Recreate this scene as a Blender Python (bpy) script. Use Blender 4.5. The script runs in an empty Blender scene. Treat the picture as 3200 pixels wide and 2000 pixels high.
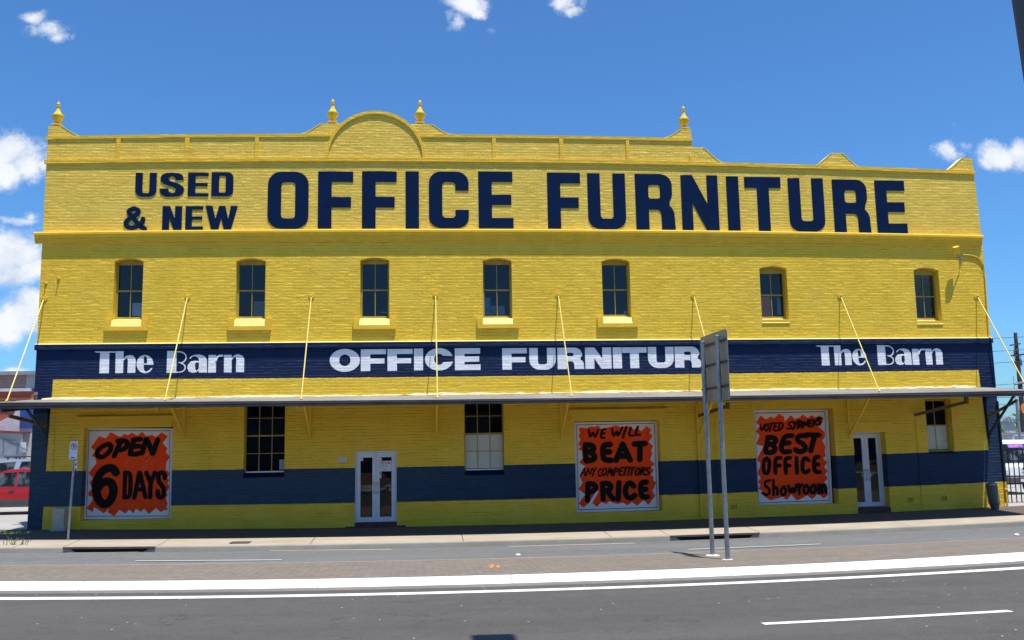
import bpy, bmesh, math, random
import numpy as np
from mathutils import Vector, Matrix
from mathutils.geometry import tessellate_polygon
random.seed(7)
sc = bpy.context.scene
COL = sc.collection
HC = 2.22                       # camera height above the footpath at the wall
DC = 27.0
# ------------------------------------------------------------------ camera
FPX = 2898.92
pit, yaw, rol = [math.radians(a) for a in (7.7202, 5.5625, -1.07247)]
cF = Vector((math.sin(yaw)*math.cos(pit), math.cos(yaw)*math.cos(pit), math.sin(pit)))
r_ = Vector((math.cos(yaw), -math.sin(yaw), 0)); u_ = r_.cross(cF)
cR = math.cos(rol)*r_ + math.sin(rol)*u_
cU = math.cos(rol)*u_ - math.sin(rol)*r_
CAMP = Vector((0, -DC, HC))
def ray(px, py): return cF + cR*((px-1600)/FPX) + cU*((1000-py)/FPX)
def W(px, py, Y=0.0):
    d = ray(px, py); t = (Y+DC)/d.y
    return CAMP + d*t
def S(X):
    X = max(-13.0, min(20.0, X)); return 0.0009*X*X - 0.0085*X
def G(px, py, off):
    d = ray(px, py); z = off
    for _ in range(30):
        t = (z-HC)/d.z; p = CAMP+d*t; z = off+S(p.x)
    return p
cd = bpy.data.cameras.new('camera'); cam = bpy.data.objects.new('camera', cd); COL.objects.link(cam)
m = Matrix((cR, cU, -cF)).transposed().to_4x4(); m.translation = CAMP
cam.matrix_world = m
cd.sensor_width = 36; cd.lens = 36*FPX/3200; cd.clip_end = 6000; cd.clip_start = .05
sc.camera = cam
# ------------------------------------------------------------------ node helpers
def newmat(name):
    mt = bpy.data.materials.new(name); mt.use_nodes = True
    return mt, mt.node_tree.nodes, mt.node_tree.links, mt.node_tree.nodes['Principled BSDF']
class NT:
    def __init__(s, nt): s.n = nt.nodes; s.l = nt.links
    def put(s, sock, v):
        if hasattr(v, 'default_value') and hasattr(v, 'links'): s.l.new(v, sock)
        else: sock.default_value = v
    def math(s, op, a, b=0.0, c=None, clamp=False):
        m = s.n.new('ShaderNodeMath'); m.operation = op; m.use_clamp = clamp
        s.put(m.inputs[0], a); s.put(m.inputs[1], b)
        if c is not None: s.put(m.inputs[2], c)
        return m.outputs[0]
    def comb(s, x, y, z=0.0):
        m = s.n.new('ShaderNodeCombineXYZ'); s.put(m.inputs[0], x); s.put(m.inputs[1], y); s.put(m.inputs[2], z); return m.outputs[0]
    def pos(s):
        g = s.n.new('ShaderNodeNewGeometry'); x = s.n.new('ShaderNodeSeparateXYZ'); s.l.new(g.outputs['Position'], x.inputs[0])
        return g.outputs['Position'], x.outputs[0], x.outputs[1], x.outputs[2]
    def noise(s, vec, scale, detail=4, rough=.55, col=False):
        m = s.n.new('ShaderNodeTexNoise'); s.l.new(vec, m.inputs['Vector']); m.inputs['Scale'].default_value = scale
        m.inputs['Detail'].default_value = detail; m.inputs['Roughness'].default_value = rough
        return m.outputs['Color' if col else 'Fac']
    def vscale(s, vec, sx, sy, sz):
        m = s.n.new('ShaderNodeVectorMath'); m.operation = 'MULTIPLY'; s.l.new(vec, m.inputs[0]); m.inputs[1].default_value = (sx, sy, sz); return m.outputs[0]
    def mix(s, f, a, b):
        m = s.n.new('ShaderNodeMix'); m.data_type = 'RGBA'; s.put(m.inputs[0], f); s.put(m.inputs[6], a); s.put(m.inputs[7], b); return m.outputs[2]
    def ramp(s, f, lo, hi):
        m = s.n.new('ShaderNodeMapRange'); m.interpolation_type = 'SMOOTHSTEP'; s.put(m.inputs[0], f); m.inputs[1].default_value = lo; m.inputs[2].default_value = hi; return m.outputs[0]
    def bump(s, h, dist, strength=1.0):
        m = s.n.new('ShaderNodeBump'); s.l.new(h, m.inputs['Height']); m.inputs['Distance'].default_value = dist; m.inputs['Strength'].default_value = strength; return m.outputs[0]
def c4(c): return (c[0], c[1], c[2], 1)
def simple(name, col, rough=.6, metal=0., var=.12, vs=3.0, bump=0.0, bs=40, spec=.5, col2=None):
    mt, n, l, b = newmat(name); t = NT(mt.node_tree); P, X, Y, Z = t.pos()
    f = t.noise(P, vs, 6, .65)
    if col2 is None: a = tuple(k*(1-var) for k in col); c = tuple(min(1, k*(1+var)) for k in col)
    else: a, c = col, col2
    l.new(t.mix(t.ramp(f, .3, .7), c4(a), c4(c)), b.inputs['Base Color'])
    b.inputs['Roughness'].default_value = rough; b.inputs['Metallic'].default_value = metal
    b.inputs['Specular IOR Level'].default_value = spec
    if bump > 0: l.new(t.bump(t.noise(P, bs, 4), bump), b.inputs['Normal'])
    return mt
def brick_height(t, P, X, Z, amp=1.0, paver=False):
    n1 = t.noise(t.vscale(P, 2.0, 1.3, 6.0), 2.2, 4, .6, True)
    sp = t.n.new('ShaderNodeSeparateColor'); t.l.new(n1, sp.inputs[0])
    zz = t.math('ADD', Z, t.math('MULTIPLY', t.math('SUBTRACT', sp.outputs[0], .5), .035))
    xx = t.math('ADD', X, t.math('MULTIPLY', t.math('SUBTRACT', sp.outputs[1], .5), .10))
    b = t.n.new('ShaderNodeTexBrick'); t.l.new(t.comb(xx, zz), b.inputs['Vector'])
    b.inputs['Color1'].default_value = (0, 0, 0, 1); b.inputs['Color2'].default_value = (1, 1, 1, 1)
    b.inputs['Mortar'].default_value = (.5, .5, .5, 1)
    b.inputs['Scale'].default_value = 1; b.inputs['Mortar Size'].default_value = .011; b.inputs['Mortar Smooth'].default_value = .75
    b.inputs['Brick Width'].default_value = .25; b.inputs['Row Height'].default_value = .0865; b.inputs['Bias'].default_value = 0
    sc_ = t.n.new('ShaderNodeSeparateColor'); t.l.new(b.outputs['Color'], sc_.inputs[0])
    worn = t.ramp(t.noise(t.vscale(P, .8, 1, 5.), 2.2, 5, .65), .40, .60)
    mort = t.math('MULTIPLY', b.outputs['Fac'], t.math('MULTIPLY_ADD', worn, .9, .12))
    b2 = t.n.new('ShaderNodeTexBrick'); t.l.new(t.comb(xx, zz), b2.inputs['Vector'])
    b2.inputs['Scale'].default_value = 1; b2.inputs['Mortar Size'].default_value = .012; b2.inputs['Mortar Smooth'].default_value = .8
    b2.inputs['Brick Width'].default_value = 400; b2.inputs['Row Height'].default_value = .0865
    rows_ = t.math('MULTIPLY', b2.outputs['Fac'], t.math('MULTIPLY_ADD', worn, .85, .25))
    fr_ = t.math('FRACT', t.math('DIVIDE', t.math('ADD', zz, -.004), .0865))
    saw = t.math('MINIMUM', t.math('DIVIDE', fr_, .86), t.math('DIVIDE', t.math('SUBTRACT', 1.0, fr_), .14))
    h = t.math('MULTIPLY_ADD', rows_, -.22, t.math('MULTIPLY_ADD', mort, -.20, t.math('MULTIPLY', sc_.outputs[0], .72)))
    h = t.math('MULTIPLY_ADD', t.math('MULTIPLY', saw, t.math('MULTIPLY_ADD', worn, .8, .2)), .22, h)
    h = t.math('ADD', h, t.math('MULTIPLY', t.noise(P, 28, 5, .65), .35))
    return h, b.outputs['Fac']
def fitz(pts, Y=0.0, deg=2):
    A = np.array([[*(W(x, y, Y).xz)] for x, y in pts]); return [float(k) for k in np.polyfit(A[:, 0], A[:, 1], deg)]
Q_STR = fitz([(109,1078),(800,1072.5),(1600,1067),(2400,1061),(3094,1057.5)])
Q_BB = fitz([(163.7,1185.9),(800,1182.5),(1600,1175),(2400,1166),(3058,1156)])
Q_B1 = fitz([(143,1472),(540,1469),(1104,1463),(1448,1456),(1797,1449.5),(2060,1441),(2362,1431),(2605,1423),(2765,1418),(3090,1408)])
Q_B2 = fitz([(138,1583.5),(540,1579),(1104,1573),(1797,1557),(2066,1546),(2368,1537),(2605,1527),(3080,1509)])
Q_COR = fitz([(114,725.5),(800,718.6),(1600,715),(2400,725),(3073,735)], -.16)
Q_CORB = fitz([(125,753.5),(800,750),(1600,748),(2400,751),(3069,761)], -.03)
Q_LED = fitz([(147,511),(800,506),(1600,505),(2162,517),(2400,523.5),(3043,545)], -.03)
Q_COP = fitz([(152,435),(800,428.6),(1600,430),(2162,442)], -.03)
Q_ROOF = fitz([(161,1250),(800,1240),(1373,1233),(1600,1232),(2400,1222),(3090,1209)])
def pv(q, x): return (q[0]*x+q[1])*x+q[2]
YEL = (.85, .550, .045); NAVY = (.0035, .0165, .062)
def paintmat(name, brick=True, fixed=None, amp=1.0):
    mt, n, l, b = newmat(name); t = NT(mt.node_tree); P, X, Y, Z = t.pos()
    if fixed is None:
        wob = t.math('MULTIPLY', t.math('SUBTRACT', t.noise(P, 9, 3), .5), .03)
        Zw = t.math('ADD', Z, wob); Xw = t.math('ADD', X, wob)
        def poly(q): return t.math('MULTIPLY_ADD', t.math('MULTIPLY_ADD', X, q[0], q[1]), X, q[2])
        gt = lambda a, c: t.math('GREATER_THAN', a, c)
        lt = lambda a, c: t.math('LESS_THAN', a, c)
        below = lt(Z, poly(Q_STR))
        m1 = t.math('MULTIPLY', below, gt(Zw, poly(Q_BB)))
        m2 = t.math('MULTIPLY', lt(Zw, poly(Q_B1)), gt(Zw, poly(Q_B2)))
        a, c = W(163.7, 1215).xz, W(138, 1560).xz
        sl = (a[0]-c[0])/(a[1]-c[1])
        xl = t.math('MULTIPLY_ADD', Z, sl, a[0]-sl*a[1])
        mL = t.math('MULTIPLY', lt(Xw, xl), below)
        a, c = W(3062, 1190).xz, W(3089, 1400).xz
        sl = (a[0]-c[0])/(a[1]-c[1])
        xr = t.math('MULTIPLY_ADD', Z, sl, a[0]-sl*a[1])
        mR = t.math('MULTIPLY', t.math('MULTIPLY', gt(Xw, xr), below), gt(Zw, poly(Q_B2)))
        mask = t.math('MAXIMUM', t.math('MAXIMUM', m1, m2), t.math('MAXIMUM', mL, mR))
        var = t.ramp(t.noise(t.vscale(P, 1, 1, .6), 1.1, 6, .7), .25, .75)
        y = t.mix(var, c4([k*.93 for k in YEL]), c4([k*1.05 for k in YEL]))
        stk = t.math('MULTIPLY', t.ramp(t.noise(t.vscale(P, 4.5, 1, .22), 1.3, 6, .7), .52, .80), t.ramp(t.noise(t.vscale(P, .5, 1, .5), 1.0, 3), .35, .65))
        y = t.mix(t.math('MULTIPLY', stk, .30), y, (.42,.30,.045,1))
        y = t.mix(t.math('MULTIPLY', t.ramp(t.noise(P, .55, 5, .65), .45, .75), .28), y, (.80,.62,.12,1))
        y = t.mix(t.math('MULTIPLY', t.math('GREATER_THAN', Z, poly(Q_COR)), .8), y, t.mix(var, (.78,.53,.078,1), (.88,.61,.11,1)))
        nv = t.mix(var, c4([k*.85 for k in NAVY]), c4([k*1.2 for k in NAVY]))
        shade_lift = t.math('MULTIPLY', t.ramp(t.math('ADD', X, t.math('MULTIPLY', t.noise(P, .6, 4), 4.0)), 7.5, -1.0), t.math('LESS_THAN', Z, 3.35))  # navy lightened under the awning: its brighter shade put into the paint colour
        shade_lift = t.math('MULTIPLY_ADD', shade_lift, .6, .4)
        shade_lift = t.math('MULTIPLY', shade_lift, t.math('LESS_THAN', Z, 3.35))
        nv = t.mix(shade_lift, nv, t.mix(t.ramp(t.noise(t.vscale(P, 1, 1, 3), 3, 6, .7), .3, .7), (.024,.056,.092,1), (.036,.074,.112,1)))
        col = t.mix(mask, y, nv)
    else:
        var = t.ramp(t.noise(P, 2.5, 6, .7), .25, .75)
        col = t.mix(var, c4([k*.90 for k in fixed]), c4([min(1, k*1.05) for k in fixed]))
        stk = t.math('MULTIPLY', t.ramp(t.noise(t.vscale(P, 6, 1, .5), 1.3, 6, .7), .55, .80), .22)
        col = t.mix(stk, col, c4([k*.5 for k in fixed]))
    if brick:
        h, fac = brick_height(t, P, X, Z)
        grime = t.math('MULTIPLY', fac, t.math('MULTIPLY', t.ramp(t.noise(P, 1.4, 5, .7), .45, .7), .35))
        gv = t.n.new('ShaderNodeVectorMath'); gv.operation = 'SCALE'; l.new(col, gv.inputs[0]); l.new(t.math('MULTIPLY_ADD', grime, -.55, 1.0), gv.inputs['Scale']); col = gv.outputs[0]
        l.new(t.bump(h, .023*amp), b.inputs['Normal'])
    else:
        l.new(t.bump(t.noise(P, 30, 4), .004), b.inputs['Normal'])
    l.new(col, b.inputs['Base Color']); b.inputs['Roughness'].default_value = .62
    b.inputs['Specular IOR Level'].default_value = .22
    return mt
M = {}
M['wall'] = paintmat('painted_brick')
M['wall2'] = paintmat('painted_render', brick=False)
M['yellow'] = paintmat('yellow_brick', fixed=YEL, amp=.5)
M['ysmooth'] = paintmat('yellow_trim', brick=False, fixed=YEL)
M['ypale'] = simple('pale_yellow_metal', (.80,.66,.17), .5, var=.06)
M['white_brick'] = paintmat('white_lettering_paint', fixed=(.86,.86,.86), amp=.55)
M['navy'] = simple('navy_letter_paint', (.0018,.0145,.055), .8, var=.15, vs=2, spec=.08)
M['white'] = simple('white_frame_paint', (.66,.68,.72), .45, var=.05)
M['board'] = simple('poster_board', (.76,.75,.76), .5, var=.05, vs=1.5)
M['black'] = simple('black_paint', (.006,.006,.005), .7, var=.2, vs=8, spec=.15)
def orangem():
    mt, n, l, b = newmat('orange_poster_paint'); t = NT(mt.node_tree); P, X, Y, Z = t.pos()
    v = t.n.new('ShaderNodeVectorRotate'); v.rotation_type = 'Y_AXIS'; t.l.new(P, v.inputs['Vector']); v.inputs['Angle'].default_value = .8
    s = t.noise(t.vscale(v.outputs[0], 3, 1, 40), 1, 4, .6)
    f = t.ramp(s, .2, .75)
    c = t.mix(f, (1.0, .055, .004, 1), (1.0, .085, .006, 1))
    thin = t.math('MULTIPLY', t.ramp(t.noise(t.vscale(v.outputs[0], 3, 1, 60), 1.3, 3), .62, .70), t.ramp(t.noise(P, 1.1, 2), .52, .62))
    c = t.mix(t.math('MULTIPLY', thin, .6), c, (.7, .5, .45, 1))
    l.new(c, b.inputs['Base Color']); b.inputs['Roughness'].default_value = .7; b.inputs['Specular IOR Level'].default_value = .15
    return mt
M['orange'] = orangem()
M['steel'] = simple('galvanised_steel', (.30,.32,.34), .42, .75, var=.2, vs=9)
M['signback'] = simple('sign_back_aluminium', (.36,.35,.29), .45, .35, var=.1, vs=2)
M['fascia'] = simple('awning_fascia_grey', (.042,.042,.046), .6, .0, var=.3, vs=1.2, spec=.3)
M['roofiron'] = simple('corrugated_roof_iron', (.20,.185,.165), .75, .0, vs=.5, col2=(.30,.27,.24))
M['soffit'] = simple('awning_soffit', (.13,.10,.045), .8)
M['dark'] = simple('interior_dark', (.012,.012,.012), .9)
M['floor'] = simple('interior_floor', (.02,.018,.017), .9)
M['redstep'] = simple('red_step_paint', (.09,.03,.022), .7, var=.3)
M['beige'] = simple('beige_box_paint', (.60,.50,.36), .6, var=.1)
M['bin'] = simple('bin_grey_green', (.085,.10,.095), .6, var=.15)
M['blackmetal'] = simple('black_gate_metal', (.012,.011,.011), .5)
M['brown'] = simple('rusty_lintel', (.10,.075,.065), .8, var=.25)
M['hole'] = simple('drain_shadow', (.01,.01,.01), 1)
M['tyre'] = simple('tyre_rubber', (.02,.02,.02), .85)
M['redcar'] = simple('red_car_paint', (.42,.010,.015), .22, var=.03, spec=.7)
M['whitecar'] = simple('white_car_paint', (.75,.76,.77), .25, var=.03, spec=.7)
M['silvercar'] = simple('silver_car_paint', (.42,.45,.50), .25, .3, var=.03)
M['plastic'] = simple('grey_plastic', (.06,.06,.065), .6)
M['rim'] = simple('wheel_rim', (.4,.4,.42), .35, .7)
M['lamp'] = simple('lamp_lens', (.75,.75,.72), .15)
M['asph_path'] = simple('footpath_asphalt', (.040,.036,.033), .9, var=.3, vs=1.2, bump=.006, bs=120)
M['pale_wall'] = simple('pale_render', (.50,.50,.51), .8, var=.12)
M['blue_wall'] = simple('blue_render', (.02,.06,.25), .8, var=.15)
M['terracotta'] = simple('terracotta_paint', (.33,.075,.04), .7, var=.12)
M['greyroof'] = simple('grey_roof', (.22,.24,.27), .7, var=.15)
M['wood'] = simple('pole_timber', (.07,.05,.055), .85, var=.3, vs=4)
M['leaf'] = simple('foliage', (.028,.060,.014), .75, vs=.35, col2=(.075,.115,.028))
M['leaf2'] = simple('bright_foliage', (.10,.16,.02), .7, vs=.8, col2=(.05,.09,.012))
M['bark'] = simple('bark', (.10,.075,.055), .9)
M['leafdry'] = simple('dry_weed', (.22,.20,.07), .9, vs=20, col2=(.10,.14,.03))
M['towergrey'] = simple('dark_grey_pole_paint', (.085,.092,.092), .7, var=.15, vs=2)
M['studwhite'] = simple('stud_white', (.85,.85,.85), .4)
M['wire'] = simple('wire', (.04,.04,.045), .7)
M['yflash'] = simple('weathered_cream_flashing', (.55,.46,.20), .75, vs=3, col2=(.80,.70,.42)); M['yline'] = simple('cream_ledge', (.92,.80,.33), .6, var=.08)
def farbrick():
    mt, n, l, b = newmat('brown_brick'); t = NT(mt.node_tree); P, X, Y, Z = t.pos()
    br = t.n.new('ShaderNodeTexBrick'); t.l.new(t.comb(X, Z), br.inputs['Vector']); br.inputs['Scale'].default_value = 1
    br.inputs['Color1'].default_value = (.24,.13,.10,1); br.inputs['Color2'].default_value = (.30,.18,.14,1); br.inputs['Mortar'].default_value = (.3,.27,.25,1)
    br.inputs['Brick Width'].default_value = .24; br.inputs['Row Height'].default_value = .086; br.inputs['Mortar Size'].default_value = .01
    l.new(br.outputs['Color'], b.inputs['Base Color']); b.inputs['Roughness'].default_value = .9; return mt
M['brick'] = farbrick()
def glassm(name, tint=(.92,.95,.97), op=.0):
    mt, n, l, b = newmat(name); t = NT(mt.node_tree); n.remove(b)
    out = n['Material Output']; tr = n.new('ShaderNodeBsdfTransparent'); gl = n.new('ShaderNodeBsdfGlossy'); gl.inputs['Roughness'].default_value = .015
    tr.inputs['Color'].default_value = c4(tint); fr = n.new('ShaderNodeFresnel'); fr.inputs['IOR'].default_value = 1.6
    P, X, Y, Z = t.pos(); l.new(t.bump(t.noise(P, 1.5, 2), .01, .3), gl.inputs['Normal'])
    mx = n.new('ShaderNodeMixShader'); l.new(t.math('ADD', fr.outputs[0], .0), mx.inputs[0]); l.new(tr.outputs[0], mx.inputs[1]); l.new(gl.outputs[0], mx.inputs[2]); l.new(mx.outputs[0], out.inputs[0])
    return mt
M['glass'] = glassm('window_glass', (.78,.80,.84))
M['carglass'] = glassm('car_glass', (.45,.5,.5))
def tubem():
    mt, n, l, b = newmat('fluorescent_tube'); b.inputs['Emission Color'].default_value = (.85,.95,1,1); b.inputs['Emission Strength'].default_value = 1.1
    t = NT(mt.node_tree); P, X, Y, Z = t.pos(); l.new(t.mix(t.noise(P, 3), (.8,.8,.8,1), (.85,.85,.85,1)), b.inputs['Base Color']); return mt
M['tube'] = tubem()
# ground materials
def asphalt(name, base, spark=True, warm=0.0):
    mt, n, l, b = newmat(name); t = NT(mt.node_tree); P, X, Y, Z = t.pos()
    big = t.noise(t.vscale(P, .10, .9, 1), 1.0, 5, .6)      # long wheel tracks along the street
    fine = t.noise(P, 38, 5, .75)
    mid = t.noise(P, 3.5, 6, .7)
    v = t.math('ADD', t.math('MULTIPLY', big, .35), t.math('ADD', t.math('MULTIPLY', fine, .75), t.math('MULTIPLY', mid, .25)))
    f = t.ramp(v, .42, .92)
    a = [k*.68 for k in base]; c = [k*1.36 for k in base]
    col = t.mix(f, c4(a), c4(c))
    if spark:
        vo = t.n.new('ShaderNodeTexVoronoi'); t.l.new(P, vo.inputs['Vector']); vo.inputs['Scale'].default_value = 7
        wn = t.n.new('ShaderNodeTexWhiteNoise'); t.l.new(vo.outputs['Position'], wn.inputs['Vector'])
        dot = t.math('MULTIPLY', t.math('LESS_THAN', vo.outputs['Distance'], .11), t.math('GREATER_THAN', wn.outputs['Value'], .93))
        col = t.mix(dot, col, (.55,.55,.52,1))
        crack = t.n.new('ShaderNodeTexVoronoi'); crack.feature = 'DISTANCE_TO_EDGE'
        dd = t.n.new('ShaderNodeVectorMath'); dd.operation = 'ADD'; t.l.new(t.vscale(P, .22, .55, 1), dd.inputs[0]); t.l.new(t.vscale(t.noise(P, 1.5, 4, .6, True), .5, .5, .5), dd.inputs[1])
        t.l.new(dd.outputs[0], crack.inputs['Vector']); crack.inputs['Scale'].default_value = 1.0
        cm = t.math('MULTIPLY', t.math('LESS_THAN', crack.outputs['Distance'], .004), t.ramp(t.noise(P, .5, 2), .52, .6))
        col = t.mix(t.math('MULTIPLY', cm, .5), col, (.02,.02,.02,1))
    l.new(col, b.inputs['Base Color']); b.inputs['Roughness'].default_value = .9; b.inputs['Specular IOR Level'].default_value = .25
    l.new(t.bump(fine, .012), b.inputs['Normal']); return mt
M['road'] = asphalt('asphalt_near', (.094,.088,.081))
M['road2'] = asphalt('asphalt_far', (.160,.158,.150))
M['path'] = asphalt('asphalt_footpath', (.13,.10,.082), False)
def paver():
    mt, n, l, b = newmat('brick_paving'); t = NT(mt.node_tree); P, X, Y, Z = t.pos()
    rv = t.n.new('ShaderNodeVectorRotate'); rv.rotation_type = 'Z_AXIS'; t.l.new(P, rv.inputs['Vector']); rv.inputs['Angle'].default_value = .78
    br = t.n.new('ShaderNodeTexBrick'); t.l.new(rv.outputs[0], br.inputs['Vector']); br.inputs['Scale'].default_value = 1
    br.inputs['Color1'].default_value = (.165,.135,.105,1); br.inputs['Color2'].default_value = (.26,.20,.145,1); br.inputs['Mortar'].default_value = (.15,.135,.12,1)
    br.inputs['Brick Width'].default_value = .22; br.inputs['Row Height'].default_value = .11; br.inputs['Mortar Size'].default_value = .009
    v = t.noise(t.vscale(P, .4, 1.2, 1), 1.5, 6, .7)
    grey = t.mix(t.ramp(v, .3, .7), (.165,.145,.115,1), (.25,.215,.17,1))
    col = t.mix(t.math('MULTIPLY_ADD', t.noise(P, .6, 4), .5, .12), br.outputs['Color'], grey)
    fine = t.noise(P, 34, 5, .75)
    col = t.mix(t.ramp(fine, .50, .72), col, (.29,.255,.21,1))
    fine2 = t.noise(t.vscale(P, 1, 1, 1), 11, 4, .7); col = t.mix(t.math('MULTIPLY', t.ramp(fine2, .50, .75), .55), col, (.115,.098,.082,1))
    col = t.mix(t.math('MULTIPLY', br.outputs['Fac'], .5), col, (.09,.08,.07,1))
    l.new(col, b.inputs['Base Color']); b.inputs['Roughness'].default_value = .9; l.new(t.bump(fine, .01), b.inputs['Normal']); return mt
M['paver'] = paver()
def concrete(name, a, c, joint=None):
    mt, n, l, b = newmat(name); t = NT(mt.node_tree); P, X, Y, Z = t.pos()
    v = t.noise(t.vscale(P, .35, 1.5, 1), 2.0, 7, .7); fine = t.noise(P, 70, 4, .7)
    col = t.mix(t.ramp(t.math('MULTIPLY_ADD', fine, .35, t.math('MULTIPLY', v, .8)), .35, .8), c4(a), c4(c))
    st = t.ramp(t.noise(P, .9, 6, .75), .56, .74)
    col = t.mix(t.math('MULTIPLY', st, .3), col, c4([k*.5 for k in a]))
    l.new(col, b.inputs['Base Color']); b.inputs['Roughness'].default_value = .85; l.new(t.bump(fine, .006), b.inputs['Normal']); return mt
M['kerb'] = concrete('kerb_concrete', (.34,.285,.205), (.50,.42,.315))
M['kerbface'] = concrete('kerb_face_concrete', (.30,.27,.215), (.43,.39,.32))
M['wkerb'] = concrete('white_kerb_paint', (.80,.80,.79), (.88,.88,.88))
M['line'] = concrete('white_line_paint', (.72,.72,.70), (.82,.82,.80))
M['linefaint'] = concrete('worn_line_paint', (.42,.42,.40), (.60,.60,.57))
M['cream'] = concrete('worn_yellow_line_paint', (.42,.38,.30), (.55,.50,.40))
M['lot'] = concrete('lot_concrete', (.33,.31,.28), (.45,.43,.40))
M['earth'] = simple('dry_ground', (.13,.12,.085), .95, vs=.05, col2=(.20,.19,.14))
# ------------------------------------------------------------------ object helpers
def mesh_obj(name, bm, mat, parent=None):
    me = bpy.data.meshes.new(name); bm.to_mesh(me); bm.free()
    o = bpy.data.objects.new(name, me); COL.objects.link(o)
    for mm in (mat if isinstance(mat, list) else [mat]): me.materials.append(mm)
    if parent is not None:
        o.parent = parent
        q = parent; off = Vector((0, 0, 0))
        while q is not None: off = off+Vector(q.location); q = q.parent
        me.transform(Matrix.Translation(-off))
    return o
def tag(o, label=None, cat=None, group=None, kind=None):
    if label: o['label'] = label
    if cat: o['category'] = cat
    if group: o['group'] = group
    if kind: o['kind'] = kind
    return o
def thing(name, loc, label, cat, group=None):
    o = bpy.data.objects.new(name, None); COL.objects.link(o); o.location = loc; o.empty_display_size = .3
    return tag(o, label, cat, group)
def box(bm, x0, x1, y0, y1, z0, z1, bev=0):
    vs = [bm.verts.new((x, y, z)) for x in (x0, x1) for y in (y0, y1) for z in (z0, z1)]
    f = [(0,1,3,2),(4,6,7,5),(0,4,5,1),(2,3,7,6),(0,2,6,4),(1,5,7,3)]
    fs = [bm.faces.new([vs[i] for i in q]) for q in f]
    if bev:
        es = list({e for q in fs for e in q.edges}); bmesh.ops.bevel(bm, geom=es, offset=bev, segments=2, affect='EDGES', profile=.7)
    return vs
def obox(bm, p0, p1, w, h, up=Vector((0,0,1))):
    """bar of section w x h from p0 to p1"""
    p0 = Vector(p0); p1 = Vector(p1); d = (p1-p0).normalized(); s = d.cross(up)
    if s.length < 1e-4: s = Vector((1,0,0))
    s.normalize(); u = s.cross(d)
    vs = [bm.verts.new(p+s*a*w/2+u*b*h/2) for p in (p0, p1) for a, b in ((-1,-1),(1,-1),(1,1),(-1,1))]
    for q in ((3,2,1,0),(4,5,6,7),(0,1,5,4),(1,2,6,5),(2,3,7,6),(3,0,4,7)): bm.faces.new([vs[i] for i in q])
def tube(bm, pts, r, n=10, cap=True):
    pts = [Vector(p) for p in pts]; rs = r if isinstance(r, (list, tuple)) else [r]*len(pts); rings = []
    ref = None
    for i, p in enumerate(pts):
        d = (pts[min(i+1, len(pts)-1)]-pts[max(i-1, 0)]).normalized()
        if ref is None: ref = Vector((0,0,1)) if abs(d.z) < .9 else Vector((1,0,0))
        a = d.cross(ref).normalized(); b = d.cross(a); ref = b.cross(d) if False else ref
        rings.append([bm.verts.new(p+(a*math.cos(2*math.pi*k/n)+b*math.sin(2*math.pi*k/n))*rs[i]) for k in range(n)])
    for A, B in zip(rings, rings[1:]):
        for k in range(n): bm.faces.new((A[k], A[(k+1) % n], B[(k+1) % n], B[k]))
    if cap: bm.faces.new(rings[0][::-1]); bm.faces.new(rings[-1])
def lathe(bm, c, prof, n=20, sx=1., sy=1.):
    rings = [[bm.verts.new((c[0]+r*sx*math.cos(2*math.pi*k/n), c[1]+r*sy*math.sin(2*math.pi*k/n), c[2]+z)) for k in range(n)] for r, z in prof]
    for A, B in zip(rings, rings[1:]):
        for k in range(n): bm.faces.new((A[k], A[(k+1) % n], B[(k+1) % n], B[k]))
    bm.faces.new(rings[0][::-1]); bm.faces.new(rings[-1])
def plate(bm, loops, y0, y1):
    """closed XZ loops (first outer, rest holes), front face at y0 (towards the camera), back at y1"""
    def area(p): return sum(a[0]*b[1]-b[0]*a[1] for a, b in zip(p, p[1:]+p[:1]))
    loops = [[(p[0], p[1]) for p in L] for L in loops]
    loops = [L if (area(L) > 0) == (i == 0) else L[::-1] for i, L in enumerate(loops)]
    flat = [p for L in loops for p in L]
    tris = tessellate_polygon([[Vector((p[0], p[1], 0)) for p in L] for L in loops])
    A = [bm.verts.new((p[0], y0, p[1])) for p in flat]; B = [bm.verts.new((p[0], y1, p[1])) for p in flat]
    for t in tris:
        a, b, c = [flat[i] for i in t]
        ar = (b[0]-a[0])*(c[1]-a[1])-(c[0]-a[0])*(b[1]-a[1])
        if abs(ar) < 1e-10: continue
        if ar < 0: t = (t[0], t[2], t[1])
        try:
            bm.faces.new([A[i] for i in t]); bm.faces.new([B[i] for i in (t[0], t[2], t[1])])
        except ValueError: pass
    k = 0
    for L in loops:
        n = len(L)
        for i in range(n):
            a, b = k+i, k+(i+1) % n
            try: bm.faces.new((A[b], A[a], B[a], B[b]))
            except ValueError: pass
        k += n
def arc(cx, cz, rx, rz, a0, a1, n=12): return [(cx+rx*math.cos(math.radians(a0+(a1-a0)*i/n)), cz+rz*math.sin(math.radians(a0+(a1-a0)*i/n))) for i in range(n+1)]
def rrect(x0, x1, z0, z1, rx, rz=None, n=8):
    rz = rx if rz is None else rz
    return arc(x1-rx, z1-rz, rx, rz, 0, 90, n)+arc(x0+rx, z1-rz, rx, rz, 90, 180, n)+arc(x0+rx, z0+rz, rx, rz, 180, 270, n)+arc(x1-rx, z0+rz, rx, rz, 270, 360, n)
def rect(x0, x1, z0, z1): return [(x0,z0),(x1,z0),(x1,z1),(x0,z1)]
def capsule(a, b, w, n=7):
    a = Vector(a); b = Vector(b); d = b-a
    an = math.degrees(math.atan2(d.y, d.x)) if d.length > 1e-6 else 0
    return arc(b.x, b.y, w/2, w/2, an-90, an+90, n)+arc(a.x, a.y, w/2, w/2, an+90, an+270, n)
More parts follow.
